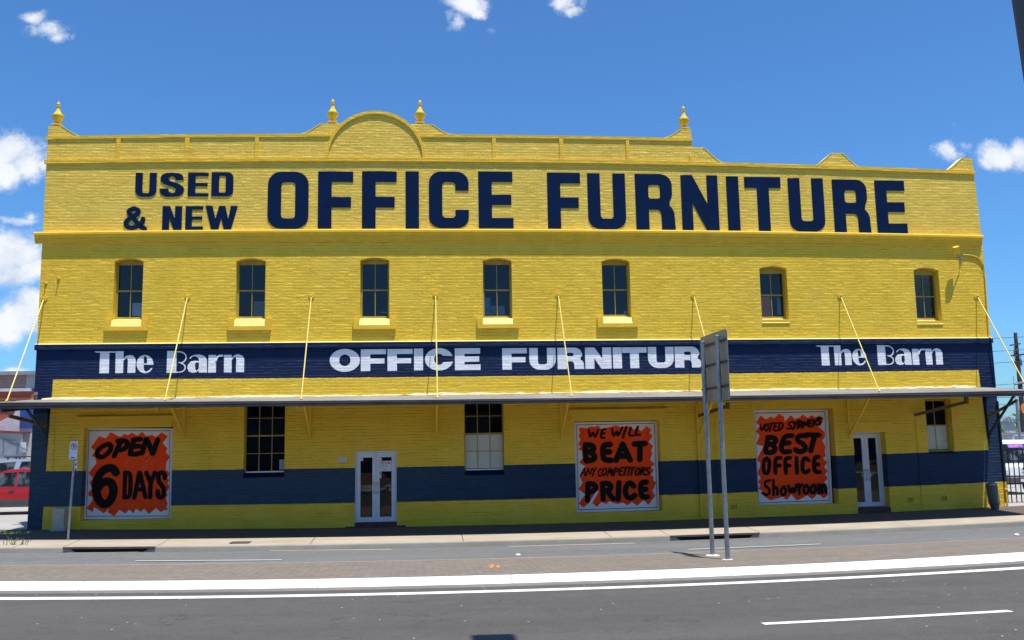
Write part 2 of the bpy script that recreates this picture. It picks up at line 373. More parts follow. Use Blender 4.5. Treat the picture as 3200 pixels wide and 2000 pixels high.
class Pieces:
    """overlapping pieces of one flat lettering, each a hair prouder than the last"""
    def __init__(s, y, step=.00025, th=.003): s.bm = bmesh.new(); s.y = y; s.k = 0; s.step = step; s.th = th
    def add(s, loops):
        plate(s.bm, loops, s.y-s.th-s.k*s.step, s.y+.001); s.k += 1
    def stroke(s, pts, w):
        # smooth the hand-painted stroke
        P = [Vector((p[0], p[1])) for p in pts]
        if len(P) > 2:
            for _ in range(2):
                Q = [P[0]]
                for a, b in zip(P, P[1:]): Q += [a*.75+b*.25, a*.25+b*.75]
                P = Q+[P[-1]]
        for a, b in zip(P, P[1:]): s.add([capsule(a, b, w, 5)])
    def make(s, name, mat, parent): return mesh_obj(name, s.bm, mat, parent)
# letter outlines in metres inside [x0,x1]x[z0,z1]; sw stem, sh bar
def L_poly(ch, x0, x1, z0, z1, sw, sh, rnd=.35, ell=False, lean=0.0):
    w = x1-x0; h = z1-z0; R = min(w*.5, h*.5)*1.0 if ell else rnd*w
    Ri = max(.01, R-sw) if not ell else None
    def ox(pts): return [(x+lean*(z-z0-h/2), z) for x, z in pts]
    out = []
    if ch == 'I': out = [[rect(x0, x1, z0, z1)]]
    elif ch == 'O':
        if ell: out = [[arc((x0+x1)/2, (z0+z1)/2, w/2, h/2, 0, 350, 35), arc((x0+x1)/2, (z0+z1)/2, w/2-sw, h/2-sh, 0, 350, 35)]]
        else: out = [[rrect(x0, x1, z0, z1, R), rrect(x0+sw, x1-sw, z0+sh, z1-sh, w*.09)]]
    elif ch == 'F': zm = z0+h*.46; out = [[[(x0,z0),(x0+sw,z0),(x0+sw,zm-sh/2),(x1-w*.06,zm-sh/2),(x1-w*.06,zm+sh/2),(x0+sw,zm+sh/2),(x0+sw,z1-sh),(x1,z1-sh),(x1,z1),(x0,z1)]]]
    elif ch == 'E': zm = z0+h*.5; out = [[[(x0,z0),(x1,z0),(x1,z0+sh),(x0+sw,z0+sh),(x0+sw,zm-sh*.48),(x1-w*.05,zm-sh*.48),(x1-w*.05,zm+sh*.48),(x0+sw,zm+sh*.48),(x0+sw,z1-sh),(x1-w*.01,z1-sh),(x1-w*.01,z1),(x0,z1)]]]
    elif ch == 'C':
        za, zb = z0+h*.325, z0+h*.665
        if ell:
            cx, cz = (x0+x1)/2, (z0+z1)/2; za, zb = cz-h*.10, cz+h*.14
            th1 = math.degrees(math.asin((zb-cz)/(h/2))); th0 = math.degrees(math.asin((za-cz)/(h/2)))
            o = arc(cx, cz, w/2, h/2, th1, 360+th0, 34); i_ = arc(cx, cz, w/2-sw, h/2-sh, 360-35, 40, 26); out = [[o+i_]]
        else:
            o = [(x1, zb)]+arc(x1-R, z1-R, R, R, 0, 90, 8)+arc(x0+R, z1-R, R, R, 90, 180, 8)+arc(x0+R, z0+R, R, R, 180, 270, 8)+arc(x1-R, z0+R, R, R, 270, 360, 8)+[(x1, za)]
            r = w*.09
            i_ = [(x1-sw, za)]+arc(x1-sw-r, z0+sh+r, r, r, 360, 270, 5)+arc(x0+sw+r, z0+sh+r, r, r, 270, 180, 5)+arc(x0+sw+r, z1-sh-r, r, r, 180, 90, 5)+arc(x1-sw-r, z1-sh-r, r, r, 90, 0, 5)+[(x1-sw, zb)]
            out = [[o+i_]]
    elif ch == 'U':
        r = R if not ell else w*.42; ri = max(r-sw, w*.09) if not ell else w*.5-sw-.001; ri = min(ri, w/2-sw-.001)
        rz = min(r, h*.45)
        out = [[[(x1, z1)]+[(x1-sw, z1)]+arc(x1-sw-ri, z0+sh+ri, ri, ri, 360, 270, 7)+arc(x0+sw+ri, z0+sh+ri, ri, ri, 270, 180, 7)+[(x0+sw, z1), (x0, z1)]+arc(x0+r, z0+rz, r, rz, 180, 270, 9)+arc(x1-r, z0+rz, r, rz, 270, 360, 9)]]
    elif ch == 'D': r = R; out = [[[(x0,z0)]+arc(x1-r, z0+r, r, r, 270, 360, 8)+arc(x1-r, z1-r, r, r, 0, 90, 8)+[(x0,z1)], rrect(x0+sw, x1-sw, z0+sh, z1-sh, w*.06)]]
    elif ch == 'T': xm = (x0+x1)/2; out = [[[(xm-sw/2,z0),(xm+sw/2,z0),(xm+sw/2,z1-sh),(x1,z1-sh),(x1,z1),(x0,z1),(x0,z1-sh),(xm-sw/2,z1-sh)]]]
    elif ch == 'N': out = [[[(x0,z0),(x0+sw,z0),(x0+sw,z0+h*.50),(x1-sw*1.15,z0),(x1,z0),(x1,z1),(x1-sw,z1),(x1-sw,z0+h*.47),(x0+sw*1.05,z1),(x0,z1)]]]
    elif ch == 'W': out = [[[(x0,z1),(x0+w*.21,z1),(x0+w*.31,z0+h*.45),(x0+w*.42,z1),(x0+w*.61,z1),(x0+w*.71,z0+h*.45),(x0+w*.79,z1),(x1,z1),(x0+w*.80,z0),(x0+w*.58,z0),(x0+w*.49,z0+h*.5),(x0+w*.41,z0),(x0+w*.19,z0)]]]
    elif ch == 'R':
        r = w*.30; zw = z0+h*.455; r2 = min(r, (z1-zw)*.45)
        hz = zw+sh*.0
        o = [(x0,z0),(x0+sw,z0),(x0+sw,z0+h*.36)]+[(x0+w*.50, z0+h*.36)]+arc(x1-sw-w*.12, z0+h*.36-w*.12, w*.12, w*.12, 90, 0, 5)+[(x1-sw*.98,z0),(x1+w*.02,z0)]+[(x1-w*.0, z0+h*.30), (x1-w*.05, z0+h*.38), (x1-w*.12, z0+h*.435)]+arc(x1-w*.04-r, zw+r2, r, r2, 320, 360, 4)+arc(x1-w*.04-r, z1-r, r, r, 0, 90, 8)+[(x0,z1)]
        hole = rrect(x0+sw, x1-w*.04-sw*.93, z0+h*.36+sh*1.0, z1-sh, w*.07)
        out = [[o, hole]]
    return [[ox(l) for l in pc] for pc in out]
# ================================================================== THE STORE
BX0, BX1 = -10.78, W(3138, 1560).x
BACK = 14.0
store = thing('furniture_store', (3.2, 0, 0), 'long two-storey yellow brick store with navy bands, big OFFICE FURNITURE lettering and street awning', 'shop building')
def P2(px, py, Y=0.0): p = W(px, py, Y); return (p.x, p.z)
# parapet silhouette
def scurve(a, b, n=7, k=1):
    """concave sweep from a (high) to b (low) in pixels"""
    out = []
    for i in range(1, n):
        t = i/n; out.append((a[0]+(b[0]-a[0])*t, a[1]+(b[1]-a[1])*(math.sin(t*math.pi/2)**1.15)))
    return out
sil = [(155,394),(190,393)]+scurve((190,393),(262,427))+[(262,427),(500,423.5),(800,420.3),(932,419.5)]
up = scurve((1005,385.6),(932,419.5)); sil += up[::-1]+[(1005,385.6),(1066,386)]
for i in range(1, 24):
    th = math.radians(180-(45+ (90*(i)/24)))
sil = sil[:]
ac = (1174.5, 497); arx, arz = 155, 149.5
ang = [a for a in np.linspace(134.5, 45.5, 22)]
sil += [(ac[0]+arx*math.cos(math.radians(a)), ac[1]-arz*math.sin(math.radians(a))) for a in ang]
sil += [(1287,386.5),(1347,388)]+scurve((1347,388),(1412,419.5))+[(1412,419.5),(1600,422.6),(1850,427),(2069,432)]
sil += scurve((2129,404),(2069,432))[::-1]+[(2129,404),(2159,404),(2163,460),(2197,460.7)]+scurve((2197,460.7),(2275,512))+[(2275,512),(2400,517.3),(2532,520.5)]
sil += scurve((2600,478),(2532,520.5))[::-1]+[(2600,478),(2630,478)]+scurve((2630,478),(2704,527))+[(2704,527),(2820,530.5),(2945,535)]
sil += scurve((3008,493),(2945,535))[::-1]+[(3008,493),(3038,494.5)]
top = [P2(*p) for p in sil]
top[0] = (BX0+.03, top[0][1]); xr_top = W(3044, 545).x
outline = [(BX0, -.5), (BX1, -.5), (W(3143,1500).x-.02, 2.0), (W(3096,1060).x, W(3096,1060).z), (W(3070,760).x, W(3070,760).z)] + top[::-1]
# openings
def opening(l, r, zb, zt, rise=.09):
    w = (r-l)/2; Rr = (w*w+rise*rise)/(2*rise); a = math.degrees(math.asin(w/Rr))
    return [(l, zb), (r, zb)]+[(x, z) for x, z in arc((l+r)/2, zt-Rr+rise, Rr, Rr, 90-a, 90+a, 8)]
WU = [((355,812),(445.5,812),1001,222/1),]
wins = []
for (l, r, yt, yb) in [(355,445.5,812,1000),(737,829,812,998),(1125.7,1216.5,809.5,997),(1509.5,1600,811,995.5),(1882.5,1970,813,992),(2377,2461.5,836,998),(2860.5,2938,841,1002)]:
    ym = (yt+yb)/2; L = W(l, ym).x; R = W(r, ym).x; xm = (l+r)/2
    wins.append((L, R, W(xm, yb).z, W(xm, yt+2).z, W(xm, yt-5).z))
holes = []
for (L, R, zb, zs, zt) in wins: holes.append(opening(L, R, zb, zs-.02, max(.05, zt-zs+.02)))
def lowopen(xl, xr, yt, yb):
    xm = (xl+xr)/2; ym = (yt+yb)/2
    return (W(xl, ym).x, W(xr, ym).x, W(xm, yb).z, W(xm, yt).z)
LW1 = lowopen(762, 890, 1244, 1492); LW2 = lowopen(1451, 1575, 1238, 1484); LW3 = lowopen(2896, 2977, 1246, 1417)
PO = [lowopen(257, 537, 1336, 1624), lowopen(1798, 2066, 1315, 1600), lowopen(2363, 2613, 1278, 1577)]
D1 = lowopen(1109, 1240, 1409, 1650); D2 = lowopen(2674, 2775, 1349, 1604)
D1 = (D1[0], D1[1], .03, D1[3]); D2 = (D2[0], D2[1], .08, D2[3])
for o in [LW1, LW2, LW3]+PO+[D1, D2]: holes.append(rect(*o))
bm = bmesh.new(); plate(bm, [outline]+holes, 0, .36)
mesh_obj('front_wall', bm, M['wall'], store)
# side and back walls, roof, interior
bm = bmesh.new(); box(bm, BX0+.004, BX0+.3, .362, BACK, -.5, 8.9); mesh_obj('side_wall', bm, M['wall'], store)
bm = bmesh.new(); box(bm, W(3070,760).x-.3, W(3070,760).x-.01, .362, BACK, -.5, 8.4); mesh_obj('side_wall', bm, M['wall'], store)
bm = bmesh.new(); box(bm, BX0+.31, BX1-.6, BACK-.3, BACK, -.5, 8.6); mesh_obj('rear_wall', bm, M['wall'], store)
bm = bmesh.new(); box(bm, BX0+.31, BX1-.72, .364, BACK-.31, 8.0, 8.2); mesh_obj('flat_roof', bm, M['greyroof'], store)
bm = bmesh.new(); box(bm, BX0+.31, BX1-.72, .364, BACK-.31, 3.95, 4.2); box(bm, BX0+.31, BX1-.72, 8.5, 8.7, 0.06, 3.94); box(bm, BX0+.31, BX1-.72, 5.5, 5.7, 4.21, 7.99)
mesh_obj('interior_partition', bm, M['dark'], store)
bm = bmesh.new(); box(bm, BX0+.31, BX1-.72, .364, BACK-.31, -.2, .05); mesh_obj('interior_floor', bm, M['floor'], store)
for tx in (-6.5, -3.6, -1.0, 1.6, 4.4):
    for ty in (2.2, 3.7, 5.2, 6.7):
        bm = bmesh.new(); box(bm, tx, tx+1.25, ty, ty+.07, 3.78, 3.83); mesh_obj('ceiling_light', bm, M['tube'], store)
# ---- long horizontal mouldings (swept profiles following the measured lines)
def sweep(name, q, x0, x1, prof, mat, parent, n=26, ends=True, matidx=None):
    """prof: (y, dz) closed loop, q: quadratic of Z(X)"""
    bm = bmesh.new(); rings = []
    for i in range(n+1):
        x = x0+(x1-x0)*i/n; z = pv(q, x); rings.append([bm.verts.new((x, y, z+dz)) for y, dz in prof])
    k = len(prof)
    for A, B in zip(rings, rings[1:]):
        for j in range(k): bm.faces.new((A[j], B[j], B[(j+1) % k], A[(j+1) % k]))
    bm.faces.new(rings[0]); bm.faces.new(rings[-1][::-1])
    bmesh.ops.recalc_face_normals(bm, faces=bm.faces)
    return mesh_obj(name, bm, mat, parent)
xL = BX0-.0; xRt = W(3044,545).x
sweep('parapet_coping', Q_COP, BX0-.02, W(1036,430).x, [(.002,0),(-.035,0),(-.038,.095),(.002,.100)], M['yellow'], store)
sweep('parapet_coping', Q_COP, W(1314,430).x, W(2163,442).x, [(.002,0),(-.035,0),(-.038,.095),(.002,.100)], M['yellow'], store)
sweep('parapet_ledge', Q_LED, BX0-.02, xRt+.02, [(.003,0),(-.052,0),(-.055,.113),(.003,.118)], M['yellow'], store)
cr = W(3073,735,-.16).x
corp = [(.002,-.30),(-.045,-.30),(-.047,-.245),(-.085,-.245),(-.087,-.185),(-.078,-.180),(-.085,-.15),(-.115,-.11),(-.145,-.095),(-.145,-.080),(-.168,-.080),(-.17,-.022),(-.148,.010),(.002,.030)]
sweep('cornice', Q_COR, BX0-.16, cr, corp, M['ysmooth'], store)
sweep('string_course', Q_STR, BX0-.02, W(3096,1060).x+.03, [(.002,-.15),(-.07,-.15),(-.07,-.001),(.002,-.0005)], M['wall'], store)
sweep('string_course_cap', Q_STR, BX0-.02, W(3096,1060).x+.03, [(.002,0),(-.071,0),(-.068,.012),(.002,.034)], M['yline'], store)
# awning flashing
# raised brick piers of the parapet
for a, b in ((364,377),(578,592),(797,809),(1538,1550),(1748,1760),(1956,1966)):
    x0, x1 = W(a,465).x, W(b,465).x; bm = bmesh.new()
    zt = pv(Q_COP, x0)-.001; zb = pv(Q_LED, x0)+.119
    box(bm, x0, x1, -.033, .002, zb, zt, .006); mesh_obj('parapet_pier', bm, M['yellow'], store)
bm = bmesh.new(); x0, x1 = W(2154,498).x, W(2164,498).x; box(bm, x0, x1, -.033, .002, pv(Q_LED,x0)+.119, W(2160,485).z, .005); mesh_obj('parapet_pier', bm, M['yellow'], store)
# arch ring and the shadowed tympanum
cx, cz = P2(ac[0], ac[1]); zb = pv(Q_LED, cx)+.12
ro = W(ac[0]+arx, ac[1]).x-cx; rz = W(ac[0], ac[1]-arz).z-cz
oo = arc(cx, zb-.0, ro, rz-(zb-cz), 0, 180, 40); ii = arc(cx, zb, ro-.085, rz-(zb-cz)-.095, 180, 0, 40)
bm = bmesh.new(); plate(bm, [oo+ii], -.05, .30); mesh_obj('arch_ring', bm, M['yellow'], store)
# curved coping caps over the sweeps
def cap(seg, name='sweep_cap', th=.035):
    pts = [P2(*p) for p in seg]; lo = [(x, z) for x, z in pts]; hi = []
    for i, (x, z) in enumerate(pts):
        a = pts[max(0, i-1)]; b = pts[min(len(pts)-1, i+1)]; dx, dz = b[0]-a[0], b[1]-a[1]; L = math.hypot(dx, dz)
        hi.append((x-dz/L*th, z+dx/L*th))
    bm = bmesh.new(); plate(bm, [lo+hi[::-1]], -.012, .34); bmesh.ops.recalc_face_normals(bm, faces=bm.faces); mesh_obj(name, bm, M['yline'], store)
for a, b in (((190,393),(262,427)),((2600,478),(2532,520.5)),((3008,493),(2945,535)),((1005,385.6),(932,419.5)),((2129,404),(2069,432))):
    s = scurve(a, b); s = [a]+s+[b]
    if b[0] < a[0]: s = s[::-1]
    cap(s, th=.014)
for a, b in (((1347,388),(1412,419.5)),((2630,478),(2704,527)),((2197,460.7),(2275,512))):
    s = [a]+scurve(a, b)+[b]; cap(s, th=.012)
# urn finials
def finial(px, yb, yt):
    p = W(px, yb, .17); h = W(px, yt, .17).z-p.z; q = h/.62
    prof = [(.085,0),(.085,.03),(.05,.035),(.04,.06),(.055,.075),(.10,.12),(.135,.17),(.145,.215),(.15,.225),(.15,.245),(.125,.25),(.12,.275),(.085,.31),(.058,.36),(.04,.41),(.028,.45),(.028,.475),(.05,.485),(.05,.50),(.028,.51),(.045,.54),(.03,.575),(.012,.60),(.003,.62)]
    o = bmesh.new(); lathe(o, (p.x, .17, p.z-.005), [(r*q*.97, z*q) for r, z in prof], 10)
    box(o, p.x-.11*q, p.x+.11*q, .17-.11*q, .17+.11*q, p.z-.02, p.z+.012)
    mesh_obj('finial', o, M['ysmooth'], store)
finial(180, 391, 316); finial(1039.5, 383, 308); finial(1312.5, 385, 311); finial(2138, 403, 330)
# ---- upper windows
bb = [('w',0)]
def window(L, R, zb, zg, zt, rec, cols, rows, mid=None, whites=(), panels=(), fw=.05, sillpiece=True):
    """frame in the recess; rows: fractions of glazing bars from the bottom"""
    y = rec; bm = bmesh.new()
    box(bm, L+.001, L+fw, y, y+.08, zb+.001, zt); box(bm, R-fw, R-.001, y, y+.08, zb+.001, zt)
    box(bm, L+fw, R-fw, y, y+.08, zb+.001, zb+fw*1.2); box(bm, L+fw, R-fw, y, y+.08, zg, zt-.002)
    gl, gr, g0, g1 = L+fw, R-fw, zb+fw*1.2, zg
    for i in range(1, cols): x = gl+(gr-gl)*i/cols; box(bm, x-.009, x+.009, y+.012, y+.06, g0, g1)
    for i, f in enumerate(rows):
        z = g0+(g1-g0)*f; hw = .020 if f == mid else .009
        xs = [gl]+[gl+(gr-gl)*k/cols for k in range(1, cols)]+[gr]
        for a, b in zip(xs, xs[1:]): box(bm, a+(.012 if a != gl else 0), b-(.012 if b != gr else 0), y+.010, y+.062, z-hw, z+hw)
    f = mesh_obj('window', bm, M['frameolive'], store)
    bm = bmesh.new(); vs = [bm.verts.new(v) for v in ((gl,y+.04,g0),(gr,y+.04,g0),(gr,y+.04,g1),(gl,y+.04,g1))]; bm.faces.new(vs)
    mesh_obj('pane', bm, M['glass'], f)
    for (u0, u1, v0, v1, mt) in panels:
        bm = bmesh.new(); box(bm, gl+(gr-gl)*u0, gl+(gr-gl)*u1, (y+.030 if mt is M['papered'] else y+.06), (y+.036 if mt is M['papered'] else y+.066), g0+(g1-g0)*v0, g0+(g1-g0)*v1); mesh_obj('blind', bm, mt, f)
    return f
M['frameolive'] = simple('olive_yellow_frame', (.40,.30,.045), .6, var=.15); M['pinkwhite'] = simple('pale_card', (.8,.66,.62), .7); M['card'] = simple('white_card', (.66,.68,.72), .7); M['terr'] = simple('terracotta_card', (.85,.30,.16), .8)
M['bluecard'] = simple('blue_grey_card', (.25,.36,.55), .8); M['papered'] = simple('papered_glass', (.56,.58,.50), .6, var=.05)
M['dimcard'] = simple('dim_card', (.34,.28,.27), .8); M['blindgrey'] = simple('grey_slat', (.28,.32,.38), .8)
pan = [[(.56,.98,.03,.28,M['card'])], [(.55,.98,.02,.3,M['dimcard'])], [(.4,.98,.505,.515,M['pinkwhite']),(.72,.97,.07,.085,M['card'])], [(.0,.24,.03,.36,M['bluecard']),(.25,.8,.03,.2,M['blindgrey'])], [(.86,.97,.03,.08,M['card'])], [(.0,.47,.02,.47,M['terr']),(.75,.9,.05,.45,M['blindgrey'])], []]
for i, (L, R, zb, zs, zt) in enumerate(wins):
    zg = zs-(.09 if i < 5 else .13); window(L, R, zb+.055, zg, zs-.005 if i < 0 else zt-.0, .235, 2, (.5,), .5, panels=pan[i])
    if i < 5:
        zb2 = W((355,737,1125,1509,1882)[i]+45, (1033,1031.5,1028,1025,1022)[i], -.07).z
        ze = zb+.005; o = .19; pj = -.085
        bm = bmesh.new()
        box(bm, L-o, R+o, pj, .002, zb2, zb2+.11, .004)
        box(bm, L-o, L-.02, pj, .002, zb2+.1095, ze, .004); box(bm, R+.02, R+o, pj, .002, zb2+.1095, ze, .004)
        mesh_obj('window_sill', bm, M['ysmooth'], store)
        bm = bmesh.new(); vs = [bm.verts.new(v) for v in ((L-.018,pj+.002,zb2+.112),(R+.018,pj+.002,zb2+.112),(R+.018,.0,ze-.005),(L-.018,.0,ze-.005))]; bm.faces.new(vs)
        vs2 = [bm.verts.new(v) for v in ((L+.002,.0,ze-.004),(R-.002,.0,ze-.004),(R-.002,.26,ze+.06),(L+.002,.26,ze+.06))]; bm.faces.new(vs2)
        mesh_obj('sloping_sill', bm, M['ypale'], store)
    else:
        bm = bmesh.new(); ze = zb
        vs = [bm.verts.new(v) for v in ((L-.01,-.03,ze-.11),(R+.01,-.03,ze-.11),(R-.002,.26,ze+.07),(L+.002,.26,ze+.07),(L-.01,.0,ze-.125),(R+.01,.0,ze-.125))]
        bm.faces.new(vs[:4]); bm.faces.new((vs[4],vs[5],vs[1],vs[0])); bm.faces.new((vs[0],vs[3],vs[4])); bm.faces.new((vs[1],vs[5],vs[2]))
        mesh_obj('sloping_sill', bm, M['ypale'], store)
# ---- lower windows
def sill_low(o, drop):
    bm = bmesh.new(); L, R, zb, zt = o
    vs = [bm.verts.new(v) for v in ((L+.001,.0,zb-.002),(R-.001,.0,zb-.002),(R-.001,.2,zb+drop),(L+.001,.2,zb+drop),(L+.001,.2,zb-.001),(R-.001,.2,zb-.001))]
    bm.faces.new(vs[:4]); bm.faces.new((vs[0],vs[3],vs[4])); bm.faces.new((vs[1],vs[5],vs[2])); mesh_obj('sloping_sill', bm, M['navy'], store)
for o, pn in ((LW1, [(.86,1.,.02,.16,M['board'])]), (LW2, [(0,1,.01,.485,M['papered'])])):
    L, R, zb, zt = o; sill_low(o, .13)
    window(L+.001, R, zb+.13, zt-.06, zt-.001, .2, 3, (.25,.5,.75), .5, panels=pn, fw=.03)
    bm = bmesh.new(); box(bm, L+.04, R-.04, .185, .199, zb+.135, zb+.17); mesh_obj('pale_sill_strip', bm, M['board'], store)
L, R, zb, zt = LW3; sill_low(LW3, .04); window(L, R, zb+.045, zt-.06, zt-.001, .24, 2, (.5,), .5, panels=[(0,1,.01,.49,M['papered'])], fw=.05)
# ---- doors
def door(o, y, label):
    L, R, zb, zt = o; zb += .0; fw = .045; bm = bmesh.new(); st = zb+.12
    box(bm, L+.002, L+fw, y, y+.10, st, zt-.002); box(bm, R-fw, R-.002, y, y+.10, st, zt-.002); box(bm, L+fw, R-fw, y, y+.10, zt-fw, zt-.002)
    d = mesh_obj('double_door', bm, M['white'], store)
    xm = (L+R)/2; leaves = ((L+fw+.004, xm-.003), (xm+.003, R-fw-.004))
    for i, (a, b) in enumerate(leaves):
        s = .10 if (b-a) > .35 else .075; bm = bmesh.new()
        box(bm, a, a+s, y+.02, y+.065, st+.006, zt-fw-.004); box(bm, b-s, b, y+.02, y+.065, st+.006, zt-fw-.004)
        box(bm, a+s, b-s, y+.02, y+.065, st+.006, st+.14); box(bm, a+s, b-s, y+.02, y+.065, zt-fw-.14, zt-fw-.004)
        mesh_obj('door_leaf', bm, M['white'], d)
        bm = bmesh.new(); vs = [bm.verts.new(v) for v in ((a+s,y+.045,st+.14),(b-s,y+.045,st+.14),(b-s,y+.045,zt-fw-.14),(a+s,y+.045,zt-fw-.14))]; bm.faces.new(vs)
        mesh_obj('pane', bm, M['glass'], d)
        hx = b-s*.45 if i == 0 else a+s*.45; bm = bmesh.new(); hz = st+.95
        tube(bm, [(hx, y+.02, hz-.16), (hx, y-.035, hz-.14), (hx, y-.035, hz+.14), (hx, y+.02, hz+.16)], .011, 8)
        for q in (-.15, .15): lathe(bm, (hx, y+.0, hz+q-.012), [(.022,0),(.022,.024)], 10)
        mesh_obj('handle', bm, M['steel'], d)
    return d, st, xm
d1, st, xm = door(D1, .05, '')
L, R = D1[0], D1[1]
def lettering(name, y, zoom, s, strokes, w, mat, parent, xf=None):
    pc = Pieces(y)
    for st_ in strokes:
        pts = [P2(zoom[0]+((xf(x) if xf else x))*s, zoom[1]+yy*s, y) for x, yy in st_]
        pc.stroke(pts, w*s*(y+DC)/FPX)
    return pc.make(name, mat, parent)
# OPEN card on the right leaf
M['redpaint'] = simple('red_letter', (.40,.05,.03), .6); M['greyprint'] = simple('grey_print', (.22,.22,.24), .7)
gz = .045+.05
def zc(x, y): return P2(1080+x*.19846, 1380+y*.19846, gz)
bm = bmesh.new(); a = zc(515,305); b = zc(722,465); box(bm, a[0], b[0], gz-.012, gz-.006, b[1], a[1]); card = mesh_obj('open_sign_card', bm, M['card'], d1)
pc = Pieces(gz-.0125, th=.001)
def cardrow(chars, x0, x1, yt, yb, w):
    n = len(chars)
    for i, ch in enumerate(chars):
        u = x0+(x1-x0)*i/n; v = u+(x1-x0)/n*.82; a = zc(u, yt); b = zc(v, yb)
        X0, X1, Z1, Z0 = a[0], b[0], a[1], b[1]; m_ = (X0+X1)/2; h = (Z0+Z1)/2
        if ch == 'O': pc.add([rrect(X0, X1, Z0, Z1, (X1-X0)*.4), rrect(X0+w, X1-w, Z0+w, Z1-w, (X1-X0)*.15)])
        if ch == 'P': pc.add([rect(X0, X0+w, Z0, Z1)]); pc.add([rrect(X0, X1, h-w*.5, Z1, (X1-X0)*.3), rrect(X0+w, X1-w, h+w*.4, Z1-w*.8, w*.3)])
        if ch == 'E': [pc.add(q) for q in L_poly('E', X0, X1, Z0, Z1, w, w*.8)]
        if ch == 'N': [pc.add(q) for q in L_poly('N', X0, X1, Z0, Z1, w, w)]
cardrow('OPEN', 527, 712, 318, 355, .010)
pc.make('open_lettering', M['redpaint'], d1)
bm = bmesh.new()
for (x0, x1, y) in ((583,618,376),(636,662,376),(575,615,392),(630,668,392),(606,632,428),(580,612,446),(624,664,446)):
    a = zc(x0, y-3); b = zc(x1, y+3); box(bm, a[0], b[0], gz-.0145, gz-.0122, b[1], a[1])
mesh_obj('printed_hours', bm, M['greyprint'], d1)
for (x0, x1, y0, y1) in ((222,276,258,302),(512,570,256,300),(516,565,475,575)):
    a = zc(x0,y0); b = zc(x1,y1); bm = bmesh.new(); box(bm, a[0], b[0], gz-.012, gz-.006, b[1], a[1]); mesh_obj('door_sticker', bm, M['card'], d1)
a = zc(525,483); b = zc(553,520); bm = bmesh.new(); box(bm, a[0], b[0], gz-.0145, gz-.0121, b[1], a[1]); mesh_obj('door_sticker', bm, M['redpaint'], d1)
door(D2, .31, '')
bm = bmesh.new(); a = W(1079,1643,-.0); b = W(1268,1643)
box(bm, a.x, b.x, -.10, -.001, -.1, .05, .008); box(bm, L+.002, R-.002, 0, .15, 0, .148, .004); mesh_obj('door_step', bm, M['redstep'], store)
bm = bmesh.new(); box(bm, D2[0]+.002, D2[1]-.002, -.02, .42, -.1, D2[2]+.118, .008); mesh_obj('door_step', bm, M['redstep'], store)
# name plate by the door
bm = bmesh.new(); a = P2(1057,1429.5,-.012); b = P2(1083.5,1444,-.012); box(bm, a[0], b[0], -.012, .001, b[1], a[1], .003)
np_ = mesh_obj('name_plate', bm, M['card'], store)
bm = bmesh.new()
for i in range(4):
    z = a[1]-.025-i*.03; box(bm, a[0]+.02, b[0]-.02-(.03 if i % 2 else 0), -.0135, -.0118, z-.005, z+.002)
mesh_obj('printed_text', bm, M['greyprint'], np_)
# ---- window moulding heads above the posters
def head(xa, xb, ya, yb, curly=True):
    x0, x1 = W(xa, ya).x, W(xb, ya).x; z1 = W((xa+xb)/2, ya).z; z0 = W((xa+xb)/2, yb).z; h = z1-z0
    pts = [(x0, z1), (x0, z1-h*.25), (x0+.04, z1-h*.35), (x0+.07, z1-h*.6), (x0+.05, z0+h*.15), (x0+.09, z0), (x1-.09, z0), (x1-.05, z0+h*.15), (x1-.07, z1-h*.6), (x1-.04, z1-h*.35), (x1, z1-h*.25), (x1, z1)]
    bm = bmesh.new(); plate(bm, [pts], -.055, .002); box(bm, x0-.03, x1+.03, -.085, .002, z1+.001, z1+.035, .004)
    mesh_obj('window_head_moulding', bm, M['ysmooth'], store)
head(246, 546, 1304, 1336); head(1778, 2078, 1282, 1315); head(2338, 2632, 1240, 1277)
bm = bmesh.new(); a = P2(2640,1319); b = P2(2790,1350); box(bm, a[0], b[0], -.02, .002, b[1], a[1], .004); mesh_obj('door_head_moulding', bm, M['ysmooth'], store)
# ---- poster windows
PY = .30
def poster(outer, inner, zoom, s, burst, words):
    pts = [P2(*p, PY) for p in outer]; ins = [P2(*p, PY) for p in inner]
    bm = bmesh.new(); plate(bm, [pts, ins], PY, PY+.06); fr = mesh_obj('poster_window', bm, M['board'], store)
    gx = [( (ins[i][0]+ (sum(p[0] for p in ins)/4-ins[i][0])*.012), (ins[i][1]+(sum(p[1] for p in ins)/4-ins[i][1])*.012)) for i in range(4)]
    bm = bmesh.new(); plate(bm, [[(x, z) for x, z in ins]], PY+.035, PY+.045); mesh_obj('shadow_gap', bm, M['black'], fr)
    c = (sum(p[0] for p in ins)/4, sum(p[1] for p in ins)/4)
    bd = [(c[0]+(x-c[0])*.985, c[1]+(z-c[1])*.985) for x, z in ins]
    bm = bmesh.new(); plate(bm, [bd], PY+.01, PY+.034); mesh_obj('poster_board', bm, M['board'], fr)
    B = [P2(zoom[0]+x*s, zoom[1]+y*s, PY+.01) for x, y in burst]
    bm = bmesh.new(); plate(bm, [B], PY+.0085, PY+.0102); mesh_obj('orange_burst', bm, M['orange'], fr)
    for (st_, w, xf) in words: lettering('painted_word', PY+.008, zoom, s, st_, w, M['black'], fr, xf)
